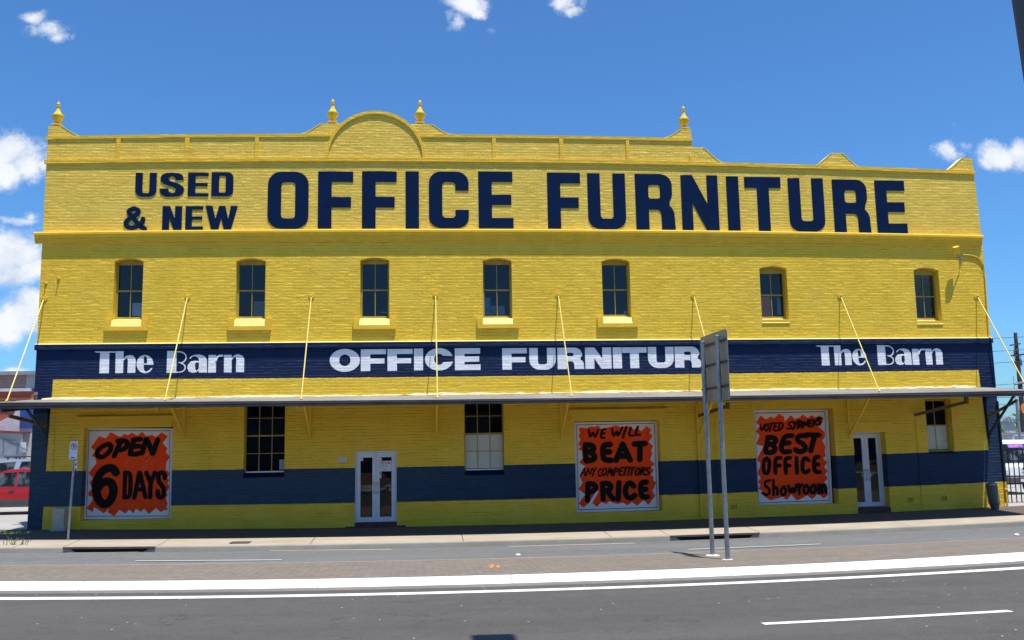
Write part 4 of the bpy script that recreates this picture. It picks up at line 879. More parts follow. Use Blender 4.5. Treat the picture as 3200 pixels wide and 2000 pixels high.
# drains cut into the kerb face
dr = [(gx(196,1710,O_KB)+.02, gx(496,1705,O_KB)-.02), (gx(2089,1673,O_KB)+.02, gx(2362,1661,O_KB)-.02)]
def kface(x0, x1):
    xs = [x0]+[x for x in XS if x0 < x < x1]+[x1]
    bm = bmesh.new(); rows = [[bm.verts.new((X, y_kb(X)-dy, S(X)+z)) for dy, z in ((0, O_KB+.003), (.012, O_KB-.008), (.02, O_KB-.03), (.025, O_GT+.002))] for X in xs]
    for r0, r1 in zip(rows, rows[1:]):
        for j in range(3): bm.faces.new((r0[j+1], r1[j+1], r1[j], r0[j]))
    return bm
segs = [(-220, dr[0][0]), (dr[0][1], dr[1][0]), (dr[1][1], 220)]
bm = bmesh.new()
for a, b in segs:
    k = kface(a, b); me = bpy.data.meshes.new('t'); k.to_mesh(me); k.free(); bm.from_mesh(me); bpy.data.meshes.remove(me)
o = mesh_obj('kerb_face', bm, M['kerbface']); o['kind'] = 'structure'
for i, (a, b) in enumerate(dr):
    xm = (a+b)/2; y = y_kb(xm); z = S(xm)
    t = thing('storm_drain', (xm, y, z+O_GT), ('wide kerb drain inlet with rusty steel lintel under the OPEN 6 DAYS poster' if i == 0 else 'wide kerb drain inlet with rusty steel lintel beside the tall median sign posts'), 'drain', 'kerb drain inlets')
    bm = bmesh.new(); vs = []
    obox(bm, (a, y_kb(a)-.03, S(a)+O_KB-.018), (b, y_kb(b)-.03, S(b)+O_KB-.018), .07, .042); mesh_obj('lintel', bm, M['brown'], t)
    bm = bmesh.new(); pts = []
    f = [(a+.0, 0), (a+.22, 1), (b-.22, 1), (b, 0)]
    q = [bm.verts.new((a+.12, y_kb(a)-.005, S(a)+O_KB-.04)), bm.verts.new((b-.12, y_kb(b)-.005, S(b)+O_KB-.04)), bm.verts.new((b-.3, y_kb(b)-.02, S(b)+O_GT-.01)), bm.verts.new((a+.3, y_kb(a)-.02, S(a)+O_GT-.01))]
    bm.faces.new(q); mesh_obj('opening', bm, M['hole'], t)
    for (u, v, s_) in ((a, a+.3, 1), (b, b-.3, -1)):
        bm = bmesh.new()
        w = [bm.verts.new((u, y_kb(u)-.022, S(u)+O_KB-.035)), bm.verts.new((u+s_*.13, y_kb(u)-.008, S(u)+O_KB-.036)), bm.verts.new((v, y_kb(v)-.022, S(v)+O_GT-.012)), bm.verts.new((u, y_kb(u)-.026, S(u)+O_GT-.012))]
        bm.faces.new(w if s_ < 0 else w[::-1]); mesh_obj('splayed_cheek', bm, M['kerbface'], t)
yg = lambda X: y_kb(X)-.024
strip('far_road', yg, O_GT, y_mb, O_MB-.012, M['road2'], sub=3)
strip('median_edge', y_mb, O_MB+.002, lambda X: y_mb(X)-.07, O_MB+.006, M['kerb'])
strip('median_paving', lambda X: y_mb(X)-.07, O_MB+.005, y_wb, O_WB, M['paver'], sub=3)
wj = [gx(258,1830,-.09), gx(993,1825,-.09), gx(1600,1812,-.09), gx(2276,1786,-.09), gx(2843,1759,-.09)]
wj += [wj[-1]+3.9*i for i in range(1, 10)]+[wj[0]-3.9*i for i in range(1, 10)]
bays('white_kerb', y_wb, O_WB+.004, y_wf, O_WF+.012, M['wkerb'], wj, .006)
strip('white_kerb_bed', y_wb, O_WB-.03, y_wf, O_WF-.03, M['kerbface'])
strip('white_kerb_lip', y_wf, O_WF+.012, lambda X: y_wf(X)-.012, O_RD, M['kerbface'])
strip('near_road', lambda X: y_wf(X)-.01, O_RD, cst(-24.2), O_RD, M['road'], sub=6)
strip('edge_line', y_l1, O_RD+.004, y_l2, O_RD+.004, M['line'])
def dash(name, a, b, w, off, mat):
    a = G(a[0], a[1], off); b = G(b[0], b[1], off); d = (b-a).normalized(); s = Vector((-d.y, d.x, 0))*w/2; bm = bmesh.new(); n = 8; rows = []
    for i in range(n+1):
        p = a+(b-a)*i/n; rows.append([bm.verts.new((p.x+s.x*k, p.y+s.y*k, S(p.x)+off+.006)) for k in (1, -1)])
    for r0, r1 in zip(rows, rows[1:]): bm.faces.new((r0[1], r1[1], r1[0], r0[0]))
    o = mesh_obj(name, bm, mat); o['kind'] = 'structure'; return o
dash('lane_line', (2384,1950.5), (3158,1910), .14, O_RD, M['line'])
dash('lane_line', (423,1753), (880,1750), .10, O_MB-.02, M['linefaint']); dash('lane_line', (2151,1717.5), (2565,1700.5), .10, O_MB-.02, M['linefaint'])
dash('gutter_line', (840,1721), (1223,1717), .08, O_GT+.003, M['cream']); dash('gutter_line', (1590,1708), (1984,1697.5), .08, O_GT+.003, M['cream']); dash('gutter_line', (210,1728.5), (433,1726), .06, O_GT+.003, M['cream'])
M['orangespray'] = simple('orange_spray_paint', (.75,.24,.04), .8, var=.3, vs=20)
def spray(pts, off, nm='paint_mark'):
    bm = bmesh.new()
    for (a, b, w) in pts:
        p = G(*a, off); q = G(*b, off); d = (q-p).normalized(); s = Vector((-d.y, d.x, 0))*w/2
        bm.faces.new([bm.verts.new(Vector((k.x, k.y, S(k.x)+off+.006))+s*e) for k, e in ((p,1),(p,-1),(q,-1),(q,1))])
    o = mesh_obj(nm, bm, M['orangespray']); o['kind'] = 'structure'
spray([((1520,1777),(1557,1777),.05),((1520,1773),(1556,1770),.05),((1516,1768),(1550,1767.3),.04),((1532,1780),(1540,1765),.06),((1556,1780),(1557,1768),.06),((1572,1769.5),(1590,1768.5),.035)], -.09)
for (px, py, lab) in ((1619,1735,'small white raised road stud in the middle of the far lane'),(3177,1672,'small white raised road stud at the far right of the far lane')):
    p = G(px, py, -.17); bm = bmesh.new(); lathe(bm, (p.x, p.y, p.z), [(.06,0),(.058,.012),(.04,.03),(.01,.034)], 12); o = mesh_obj('road_stud', bm, M['studwhite']); tag(o, lab, 'road stud', 'road studs')
# manhole lid on the kerb
a = G(715,1689,-.09); bm = bmesh.new(); z = S(a.x)-.082; vs = [bm.verts.new(G(x, y, -.084)) for x, y in ((714,1697),(778,1696),(800,1686),(738,1687))]; bm.faces.new(vs); o = mesh_obj('service_lid', bm, M['brown']); tag(o, 'flat brown service lid set into the concrete kerb', 'service lid')
# behind the camera: kerb, verge and low wall (seen in the door glass)
strip('rear_kerb', cst(-24.2), .0, cst(-24.6), .02, M['wkerb']); strip('rear_verge', cst(-24.6), .018, cst(-26.0), .1, M['lot'])
strip('concrete_embankment', cst(-26.0), .1, cst(-33), .55, M['path'])
strip('rear_kerb_face', lambda X: -24.19, O_RD, cst(-24.2), 0.0, M['wkerb'])
# side lots and the wide ground
def flatsheet(name, x0, x1, y0, y1, z, mat, kind='structure'):
    bm = bmesh.new(); bmesh.ops.create_grid(bm, x_segments=4, y_segments=4, size=.5); bmesh.ops.transform(bm, verts=bm.verts, matrix=Matrix.Translation(((x0+x1)/2, (y0+y1)/2, z)) @ Matrix.Diagonal((x1-x0, y1-y0, 1, 1)))
    o = mesh_obj(name, bm, mat); o['kind'] = kind; return o
flatsheet('side_lot', -70, -10.4, .0, 60, S(-11)+.004, M['lot']); flatsheet('side_yard', 16.9, 70, .0, 60, S(17.5)+.004, M['lot'])
flatsheet('ground', -2500, 2500, -2500, 2500, -.55, M['earth'])
# ================================================================== STREET THINGS
# median sign (seen from behind, nearly edge-on)
P1 = G(2227,1736,-.11); P2_ = G(2274.5,1750.5,-.10)
def height(base, py):       # height of the point above base that appears at row py
    for i in range(1000):
        z = base.z+i*.01; v = Vector((base.x, base.y, z))-CAMP; d = v.dot(cF); y = 1000-FPX*v.dot(cU)/d
        if y < py: return z
h1 = height(P1, 1069); h2 = height(P2_, 1050)
ms = thing('median_sign', (P1.x, P1.y, P1.z), 'tall grey road sign seen from behind on two steel posts in the brick median', 'road sign')
dv = Vector((P2_.x-P1.x, P2_.y-P1.y, 0)).normalized(); nrm = Vector((-dv.y, dv.x, 0))
if nrm.x < 0: nrm = -nrm                       # the face looks left along the street
nrm = nrm
for b, h in ((P1, h1), (P2_, h2)):
    bm = bmesh.new(); tube(bm, [(b.x, b.y, b.z-.02), (b.x, b.y, h-.02)], .046, 14); lathe(bm, (b.x, b.y, h-.03), [(.05,0),(.05,.035),(.03,.05),(.005,.056)], 14); mesh_obj('post', bm, M['steel'], ms)
    bm = bmesh.new(); lathe(bm, (b.x, b.y, b.z-.01), [(.15,0),(.15,.016),(.08,.03)], 12); mesh_obj('footing', bm, M['studwhite'], ms)
def s_at(px):               # distance along the board line from P1
    best = None
    for i in range(-200, 300):
        s = i*.01; v = Vector((P1.x, P1.y, 3.5))+dv*s+nrm*.09-CAMP; d = v.dot(cF); x = 1600+FPX*v.dot(cR)/d
        if best is None or abs(x-px) < best[0]: best = (abs(x-px), s)
    return best[1]
sa, sb = s_at(2194), s_at(2279)
tA = Vector((P1.x, P1.y, 0))+dv*sa+nrm*.09; tB = Vector((P1.x, P1.y, 0))+dv*sb+nrm*.09
zt = (height(tA, 1059)+height(tB, 1023))/2; zbm = (height(tA, 1263)+height(tB, 1248))/2
bm = bmesh.new(); out = rrect(sa, sb, zbm, zt, .07); 
A = []
plate(bm, [out], -.003, .003)
for v in bm.verts: s, o_, z = v.co.x, v.co.y, v.co.z; c = Vector((P1.x, P1.y, 0))+dv*s+nrm*(.09+o_); v.co = Vector((c.x, c.y, z))
bmesh.ops.recalc_face_normals(bm, faces=bm.faces); mesh_obj('sign_panel', bm, M['signback'], ms)
for fz in (.155, .46, .80):
    z = zt-(zt-zbm)*fz; bm = bmesh.new(); a = Vector((P1.x,P1.y,z))+dv*(sa+.05)+nrm*.068; b = Vector((P1.x,P1.y,z))+dv*(sb-.05)+nrm*.068; obox(bm, a, b, .03, .045); mesh_obj('rail', bm, M['plastic'], ms)
# parking sign at the kerb
pb = G(212,1691,-.08); t = thing('parking_sign', (pb.x, pb.y, pb.z), 'small white no-parking sign on a leaning grey pole by the OPEN 6 DAYS poster', 'street sign')
d = ray(237,1378); tt = (pb.y+DC)/d.y; pt = CAMP+d*tt
bm = bmesh.new(); tube(bm, [(pb.x, pb.y, pb.z-.03), (pt.x, pb.y, pt.z+.02)], .030, 12); mesh_obj('pole', bm, M['steel'], t)
a = W(217,1379,pb.y-.05); b = W(238.5,1435,pb.y-.05); ax = (pt.x-pb.x)/(pt.z-pb.z)
bm = bmesh.new(); plate(bm, [rrect(a.x+.01, b.x+.02, b.z, a.z, .025)], pb.y-.052, pb.y-.046)
for v in bm.verts: v.co.x += (v.co.z-(a.z+b.z)/2)*ax
pl = mesh_obj('sign_plate', bm, M['card'], t)
cxs = (a.x+b.x)/2+.022; czs = a.z-.13
pcs = Pieces(pb.y-.0525, .0003, .0008); pcs.add([arc(cxs, czs, .075, .085, 0, 350, 24), arc(cxs, czs, .060, .070, 0, 350, 24)]); pcs.add([capsule((cxs-.045,czs+.055),(cxs+.045,czs-.055),.012)]); pcs.make('prohibition_ring', M['redpaint'], t)
pcs = Pieces(pb.y-.0525, .0003, .0004); pcs.stroke([(cxs-.02,czs-.045),(cxs-.015,czs+.045)], .014); pcs.stroke([(cxs-.015,czs+.045),(cxs+.03,czs+.03),(cxs+.02,czs),(cxs-.017,czs-.003)], .013); pcs.add([rect(cxs-.065, cxs+.035, b.z+.03, b.z+.05)]); pcs.make('sign_letter', M['black'], t)
bm = bmesh.new(); a2 = W(233,1440,pb.y-.05); b2_ = W(240,1472,pb.y-.05); box(bm, a2.x, b2_.x, pb.y-.04, pb.y-.034, b2_.z, a2.z); mesh_obj('pole_sticker', bm, M['card'], t)
for k in range(2):
    bm = bmesh.new(); zc_ = a2.z-.09-.14*k; box(bm, a2.x+.012, b2_.x-.012, pb.y-.0425, pb.y-.0405, zc_-.03, zc_+.03); mesh_obj('pole_sticker', bm, M['redpaint'], t)
# beige service box
a = W(163,1590,-.32); b = W(199,1656,-.32); t = thing('utility_box', ((a.x+b.x)/2, -.2, S(a.x)), 'beige metal service box standing against the yellow wall behind the parking sign', 'utility box')
z0 = S(a.x)-.02; bm = bmesh.new(); box(bm, a.x+.01, b.x, -.32, -.03, z0+.03, a.z, .012); mesh_obj('cabinet', bm, M['beige'], t)
bm = bmesh.new(); box(bm, a.x-.03, b.x+.04, -.36, -.002, z0, z0+.07, .01); mesh_obj('plinth', bm, M['lot'], t)
bm = bmesh.new(); box(bm, a.x+.03, b.x-.02, -.328, -.3195, z0+.11, a.z-.05, .003); dd = mesh_obj('door', bm, M['beige'], t)
pcs = Pieces(-.3285, .0003, .0006); zz_ = a.z-.13; pcs.stroke([(a.x+.13,zz_+.02),(a.x+.13,zz_-.02)], .008); pcs.stroke([(a.x+.16,zz_+.02),(a.x+.16,zz_-.02),(a.x+.19,zz_-.02)], .008); pcs.stroke([(a.x+.24,zz_+.02),(a.x+.21,zz_),(a.x+.24,zz_-.02)], .008); pcs.make('marking', M['bluecard'], dd)
# litter bin at the right corner
bb_ = W(3111,1597,-.55); z0 = S(bb_.x)-.01; t = thing('litter_bin', (bb_.x, -.55, z0), 'grey green cylindrical litter bin with domed top leaning at the yellow corner', 'bin')
hb = W(3104,1506,-.55).z-z0; R0 = .155
bm = bmesh.new(); lathe(bm, (0,0,0), [(.10,0),(.11,.02),(.145,.22*hb/1.0),(.165,.225*hb),(.168,.245*hb),(R0,.25*hb),(R0,.90*hb)], 24)
sh = Matrix.Identity(4); sh[0][2] = -.06
def place(bm, lx): bmesh.ops.transform(bm, verts=bm.verts, matrix=Matrix.Translation((bb_.x, -.55, z0)) @ Matrix.Rotation(-.08, 4, 'Y'))
place(bm, 0); mesh_obj('bin_body', bm, M['bin'], t)
bm = bmesh.new(); lathe(bm, (0,0,0), [(R0+.008,.90*hb),(R0+.012,.93*hb),(.12,.975*hb),(.05,.995*hb),(.005,hb)], 24); place(bm, 0); mesh_obj('lid', bm, M['steel'], t)
# leaf litter and weeds
def weed(px, py, off, n, h, name, lab, spread=.25, mat=None):
    p = G(px, py, off); bm = bmesh.new(); rnd = random.Random(px)
    for i in range(n):
        a = rnd.uniform(0, 6.28); r = rnd.uniform(0, spread); b = Vector((p.x+r*math.cos(a), p.y+r*.5*math.sin(a), p.z)); t_ = b+Vector((rnd.uniform(-.1,.1), rnd.uniform(-.1,.1), h*rnd.uniform(.4,1))); w = Vector((.008,.003,0))
        bm.faces.new([bm.verts.new(q) for q in (b-w, b+w, t_+w*.4, t_-w*.4)])
        for k in range(2):
            c = b+(t_-b)*rnd.uniform(.5,1); bm.faces.new([bm.verts.new(c+Vector((rnd.uniform(-.03,.03), rnd.uniform(-.02,.02), rnd.uniform(-.02,.03)))) for _ in range(3)])
    o = mesh_obj(name, bm, mat or M['leafdry']); tag(o, lab, 'weeds', None, 'stuff')
weed(42,1706,O_KB,16,.22,'weeds','thin dry weeds growing from the kerb at the lower left',.35)
weed(35,1668,0.1,50,.07,'grass_tuft','low green grass tuft at the left corner of the store',.5,M['leaf2'])
bm = bmesh.new(); rnd = random.Random(5)
for i in range(240):
    X = rnd.choice([rnd.gauss(W(265,1660).x, .35), rnd.gauss(W(110,1660).x, .4), rnd.uniform(-9,17)]); Y = -abs(rnd.gauss(.05,.07)); c = Vector((X, Y, S(X)+.012+Y*.02)); s = rnd.uniform(.01,.028)
    if X > 16.5: continue
    bm.faces.new([bm.verts.new(c+Vector((rnd.uniform(-s,s), rnd.uniform(-s,s), rnd.uniform(0,s*.6)))) for _ in range(3)])
o = mesh_obj('leaf_litter', bm, simple('dry_leaves', (.10,.05,.025), .9)); tag(o, 'dry brown leaf litter along the foot of the wall', 'litter', None, 'stuff')
# pale scraps on the ground
for i, (px, py, off, lab) in enumerate(((1378,1673,-.03,'left scrap of white paper on the dark footpath'),)): pass
# ---- black gate at right
gp = W(3137,1575,1.4); t = thing('metal_gate', (gp.x, 1.4, S(17.5)), 'black metal bar gate beside the right corner of the store', 'gate')
zt = W(3160,1405,1.4).z; zb = W(3160,1573,1.4).z; x0 = W(3139,1500,1.4).x; x1 = x0+3.2
bm = bmesh.new(); box(bm, x0-.05, x0+.05, 1.35, 1.45, zb-.12, zt+.05, .004); mesh_obj('gate_post', bm, M['blackmetal'], t)
bm = bmesh.new()
for z in (zt, zt-(zt-zb)*.215, zt-(zt-zb)*.50, zt-(zt-zb)*.64, zb): box(bm, x0+.05, x1, 1.385, 1.415, z-.022, z+.022)
mesh_obj('rail', bm, M['blackmetal'], t)
for i in range(18):
    x = x0+.17+i*.168; bm = bmesh.new(); box(bm, x-.013, x+.013, 1.36, 1.384, zb-.01, zt+.0); mesh_obj('gate_bar', bm, M['blackmetal'], t)
# ---- vehicles
def car_side(name, x0, y, z0, prof, width, body_mat, label, cat, win, wheels, wr=.33, flip=1, bump=True, loc=None):
    """side-on vehicle; prof: (x,z) silhouette; win: list of window polygons; near side at y"""
    t = thing(name, (x0, y+width/2, z0), label, cat)
    bm = bmesh.new(); plate(bm, [[(x0+a*flip, z0+b) for a, b in prof]], y, y+width); bmesh.ops.recalc_face_normals(bm, faces=bm.faces)
    # tumble-home: narrow the cabin
    for v in bm.verts:
        h = v.co.z-z0
        if h > .95: v.co.y += (1 if v.co.y < y+width/2 else -1)*(h-.95)*.22
    bmesh.ops.bevel(bm, geom=[e for e in bm.edges if len(e.link_faces) == 2 and e.calc_face_angle(0) > .6], offset=.035, segments=2, affect='EDGES')
    mesh_obj('body', bm, body_mat, t)
    for wp in win:
        bm = bmesh.new(); plate(bm, [[(x0+a*flip, z0+b) for a, b in wp]], y-.006, y+.01)
        for v in bm.verts:
            h = v.co.z-z0
            if h > .95: v.co.y += (h-.95)*.22
        bmesh.ops.recalc_face_normals(bm, faces=bm.faces); mesh_obj('side_window', bm, M['carwin'], t)
    for wx in wheels:
        for side in (0, 1):
            yy = y+.01+side*(width-.23); bm = bmesh.new(); M_ = Matrix.Translation((x0+wx*flip, yy+.10, z0+wr)) @ Matrix.Rotation(math.pi/2, 4, 'X')
            bmesh.ops.create_cone(bm, cap_ends=True, segments=24, radius1=wr, radius2=wr, depth=.22, matrix=M_); bmesh.ops.bevel(bm, geom=[e for e in bm.edges if len(e.link_faces) == 2 and e.calc_face_angle(0) > 1], offset=.03, segments=2, affect='EDGES')
            w = mesh_obj('wheel', bm, M['tyre'], t)
            bm = bmesh.new(); bmesh.ops.create_cone(bm, cap_ends=True, segments=18, radius1=wr*.58, radius2=wr*.5, depth=.235, matrix=M_); mesh_obj('rim', bm, M['rim'], w)
    return t
mt, n, l, b = newmat('tinted_car_window'); tt_ = NT(mt.node_tree); PP, XX, YY, ZZ = tt_.pos(); l.new(tt_.mix(tt_.ramp(tt_.noise(PP, 2.6, 4), .45, .62), (.010,.014,.016,1), (.10,.13,.14,1)), b.inputs['Base Color']); b.inputs['Roughness'].default_value = .12; b.inputs['Specular IOR Level'].default_value = .3; M['carwin'] = mt
zl = S(-11)+.004
ry = 6.6
rx = W(0, 1540, ry).x
suv = [(-1.75,.42),(-1.72,.85),(-1.62,.98),(-.55,1.06),(.12,1.62),(.35,1.70),(1.9,1.70),(2.3,1.62),(2.45,1.05),(2.47,.42),(2.1,.36),(1.95,.36),(1.9,.6),(1.7,.75),(1.35,.75),(1.15,.6),(1.1,.36),(-.75,.36),(-.8,.6),(-1.0,.75),(-1.3,.75),(-1.5,.6),(-1.55,.36)]
ks = .90; suv = [(a_, b_*ks) for a_, b_ in suv]
t = car_side('red_car', rx-.15, ry, zl, suv, 1.75, M['redcar'], 'red off-road wagon parked side-on beyond the left corner of the store', 'car', [[(a_, b_*.90) for a_, b_ in w_] for w_ in [[(-.38,1.08),(.17,1.57),(.62,1.60),(.62,1.08)],[(.68,1.08),(.68,1.60),(1.38,1.60),(1.42,1.08)],[(1.50,1.08),(1.46,1.60),(2.1,1.56),(2.25,1.10)]]], [-1.15,1.52], .36)
bm = bmesh.new(); box(bm, rx-.95, rx+1.05, ry-.03, ry+.0, zl+.26, zl+.50, .01); mesh_obj('side_cladding', bm, M['plastic'], t)
bm = bmesh.new(); box(bm, rx+.28, rx+.45, ry-.025, ry+.0, zl+.80, zl+.84, .006); mesh_obj('door_handle', bm, M['plastic'], t)
bm = bmesh.new(); box(bm, rx-.52, rx-.38, ry-.16, ry-.005, zl+1.0, zl+1.13, .02); mesh_obj('wing_mirror', bm, M['plastic'], t)
sy = 11.6; sx_ = W(0, 1470, sy).x
sed = [(a_, b_*1.14) for a_, b_ in [(-2.1,.4),(-2.1,.9),(-1.1,1.02),(-.35,1.50),(.2,1.62),(1.5,1.62),(2.1,1.5),(2.6,1.05),(2.65,.4)]]
car_side('silver_car', sx_+.0, sy, zl, sed, 1.7, M['silvercar'], 'silver car with dark windows parked behind the red wagon at the left', 'car', [[(a_, b_*1.14) for a_, b_ in w_] for w_ in [[(-.72,1.08),(-.2,1.5),(.52,1.54),(.42,1.08)],[(.62,1.08),(.72,1.54),(1.35,1.54),(1.7,1.08)]]], [-1.4,1.7], .32)
# white van, nose to the gate
def van():
    y = 5.2; zl_ = S(17.5)+.004; xc = W(3180, 1470, y).x+.18; w = 1.70
    t = thing('white_van', (xc, y+2, zl_), 'white forward-cab van parked nose-on behind the black bar gate', 'van')
    bm = bmesh.new(); side = [(0,.42),(-.04,.62),(0,.98),(.10,1.08),(.48,1.86),(.72,1.96),(4.1,1.98),(4.3,1.85),(4.35,.42)]
    vl = [bm.verts.new((xc-w/2, y+a, zl_+b)) for a, b in side]; vr = [bm.verts.new((xc+w/2, y+a, zl_+b)) for a, b in side]
    for v in vl+vr:
        if v.co.z > zl_+1.1: v.co.x += (1 if v.co.x < xc else -1)*(v.co.z-zl_-1.1)*.12
    k = len(side); bm.faces.new(vl); bm.faces.new(vr[::-1])
    for i in range(k): bm.faces.new((vl[i], vl[(i+1) % k], vr[(i+1) % k], vr[i]))
    bmesh.ops.recalc_face_normals(bm, faces=bm.faces); bmesh.ops.bevel(bm, geom=[e for e in bm.edges if e.calc_face_angle(0) > .7], offset=.05, segments=3, affect='EDGES'); mesh_obj('body', bm, M['whitecar'], t)
    bm = bmesh.new(); a0, a1 = (.13,1.13), (.465,1.82)
    def wq(bm, x0, x1, f0, f1, d=-.012):
        q = lambda f: (y+a0[0]+(a1[0]-a0[0])*f+d, zl_+a0[1]+(a1[1]-a0[1])*f)
        p = q(f0); r = q(f1); s = lambda f: 1-.06*f; vs = [(x0*s(f0)+xc, p[0], p[1]), (x1*s(f0)+xc, p[0], p[1]), (x1*s(f1)+xc, r[0], r[1]), (x0*s(f1)+xc, r[0], r[1])]
        bm.faces.new([bm.verts.new(v) for v in vs])
    wq(bm, -.78, .78, 0, 1); mesh_obj('windscreen', bm, M['carwin'], t)
    bm = bmesh.new(); wq(bm, -.22, .40, .80, .98, -.02); mesh_obj('sun_strip', bm, simple('blue_pink_sticker', (.05,.10,.65), .5, vs=5, col2=(.75,.2,.5)), t)
    for s in (-1, 1):
        bm = bmesh.new(); box(bm, xc+s*.68-.13, xc+s*.68+.13, y-.07, y+.0, zl_+.72, zl_+.90, .02); mesh_obj('headlight', bm, M['lamp'], t)
        bm = bmesh.new(); tube(bm, [(xc+s*.84, y+.15, zl_+1.15), (xc+s*1.02, y+.05, zl_+1.22)], .018, 6); box(bm, xc+s*1.02-.08, xc+s*1.02+.08, y, y+.06, zl_+1.14, zl_+1.42, .02); mesh_obj('wing_mirror', bm, M['plastic'], t)
        for yy in (.75, 3.4):
            bm = bmesh.new(); bmesh.ops.create_cone(bm, cap_ends=True, segments=20, radius1=.32, radius2=.32, depth=.2, matrix=Matrix.Translation((xc+s*.76, y+yy, zl_+.32)) @ Matrix.Rotation(math.pi/2, 4, 'Y')); mesh_obj('wheel', bm, M['tyre'], t)
    bm = bmesh.new(); box(bm, xc-.86, xc+.86, y-.13, y-.03, zl_+.40, zl_+.62, .025); mesh_obj('bumper', bm, M['plastic'], t)
    bm = bmesh.new(); box(bm, xc-.19, xc+.19, y-.138, y-.1305, zl_+.46, zl_+.56, .004); mesh_obj('number_plate', bm, M['card'], t)
    bm = bmesh.new(); r = .062; c = (xc, zl_+.90)
    for an in (90, 210, 330):
        d = Vector((math.cos(math.radians(an)), math.sin(math.radians(an)))); s_ = Vector((-d.y, d.x)); cc = Vector(c)
        pts = [cc+d*.004, cc+d*r*.5+s_*r*.30, cc+d*r, cc+d*r*.5-s_*r*.30]; plate(bm, [[(q.x, q.y) for q in pts]], y-.060, y-.045)
    mesh_obj('badge', bm, M['blackmetal'], t)
van()
# ================================================================== BACKGROUND
def leaf_cloud(bm, c, r, n, s, rnd):
    for i in range(n):
        d = Vector((rnd.gauss(0,1), rnd.gauss(0,1), rnd.gauss(0,1))).normalized()*(rnd.random()**.45)
        p = Vector(c)+Vector((d.x*r[0], d.y*r[1], d.z*r[2])); a = Vector((rnd.gauss(0,1), rnd.gauss(0,1), rnd.gauss(0,1))).normalized(); b = a.orthogonal().normalized(); k = s*rnd.uniform(.5,1.2)
        bm.faces.new([bm.verts.new(q) for q in (p+a*k, p+b*k*.6, p-a*k, p-b*k*.6)])
def tree(x, y, z, h, r, lab, mat, seed, dens=900, leaf=.25, nm='tree', group=None):
    rnd = random.Random(seed); t = thing(nm, (x, y, z), lab, 'tree', group); bm = bmesh.new()
    tube(bm, [(x,y,z-.2),(x+.1,y,z+h*.35),(x-.05,y+.1,z+h*.7)], [h*.035,h*.025,h*.012], 8)
    for k in range(5): a = rnd.uniform(0,6.28); tube(bm, [(x,y,z+h*(.3+.07*k)), (x+math.cos(a)*r*.6, y+math.sin(a)*r*.6, z+h*(.55+.07*k))], [h*.014, h*.005], 6)
    mesh_obj('trunk', bm, M['bark'], t); bm = bmesh.new()
    for k in range(9):
        a = rnd.uniform(0,6.28); q = r*rnd.uniform(.15,.7); leaf_cloud(bm, (x+q*math.cos(a), y+q*math.sin(a), z+h*rnd.uniform(.42,.85)), (r*rnd.uniform(.35,.55), r*.45, h*rnd.uniform(.10,.17)), dens//9, leaf, rnd)
    mesh_obj('crown', bm, mat, t)
# hillside wood, far right
bm = bmesh.new(); rnd = random.Random(3)
hp = W(3150, 1345, 150)
for i in range(60):
    x = hp.x-60+i*2.6+rnd.uniform(-1,1); yy = 150+rnd.uniform(-12,12); f = 1+.0*i
    zt_ = W(3150, 1292+rnd.uniform(-7,8), yy).z; leaf_cloud(bm, (x, yy, zt_-1.6), (2.6,2.6,2.3), 420, .42, rnd); leaf_cloud(bm, (x, yy-2, zt_-5.0), (2.8,2.6,3.0), 260, .5, rnd)
o = mesh_obj('distant_wood', bm, M['leaf']); tag(o, 'dark wooded hillside far beyond the gate at the right', 'wood', None, 'stuff')
bm = bmesh.new(); 
for i in range(41):
    pass
xs_ = np.linspace(hp.x-120, hp.x+160, 30); vv = [[bm.verts.new((float(x), 148, -1)), bm.verts.new((float(x), 160, W(3150,1300,150).z-3+1.2*math.sin(x*.11))), bm.verts.new((float(x), 260, W(3150,1300,150).z-2))] for x in xs_]
for a, b in zip(vv, vv[1:]):
    for j in range(2): bm.faces.new((a[j], b[j], b[j+1], a[j+1]))
bmesh.ops.recalc_face_normals(bm, faces=bm.faces); o = mesh_obj('hill', bm, M['leaf']); o['kind'] = 'structure'
p = W(3137,1345,30); tree(p.x-.1, 30, 0, 3.3, .95, 'small bright green tree just beyond the van at the right', M['leaf2'], 11, 1500, .13)
# white building behind the van with railing and lattice
t = thing('yard_building', (W(3170,1350,24).x+2, 25, 0), 'low white flat building behind the van with a railing along its roof', 'building')
a = W(3128,1362,24); b = W(3175,1384,24)
bm = bmesh.new(); box(bm, a.x-1, a.x+9, 24, 30, 0, a.z); mesh_obj('wall', bm, M['pale_wall'], t)
bm = bmesh.new(); box(bm, a.x-1.1, a.x+9.1, 23.9, 30.1, a.z+.001, a.z+.12); mesh_obj('roof_edge', bm, M['greyroof'], t)
bm = bmesh.new(); zz = W(3150,1354,24).z; tube(bm, [(a.x-1,24.3,zz),(a.x+9,24.3,zz)], .035, 6)
for i in range(8): tube(bm, [(a.x+i*1.2,24.3,a.z+.1),(a.x+i*1.2,24.3,zz)], .025, 6)
mesh_obj('railing', bm, M['steel'], t)
lx0 = W(3166,1375,23).x; lz1 = W(3180,1362,23).z; lz0 = W(3180,1384,23).z-.5; t = thing('lattice_screen', (lx0+1.5, 23, 0), 'white diamond lattice screen behind the van at the far right', 'screen')
bm = bmesh.new()
for i in range(26):
    x = lx0+i*.14
    obox(bm, (x, 22.98, lz0), (x+(lz1-lz0)*.8, 22.98, lz1), .02, .04, Vector((0,1,0))); obox(bm, (x+(lz1-lz0)*.8, 23.02, lz0), (x, 23.02, lz1), .02, .04, Vector((0,1,0)))
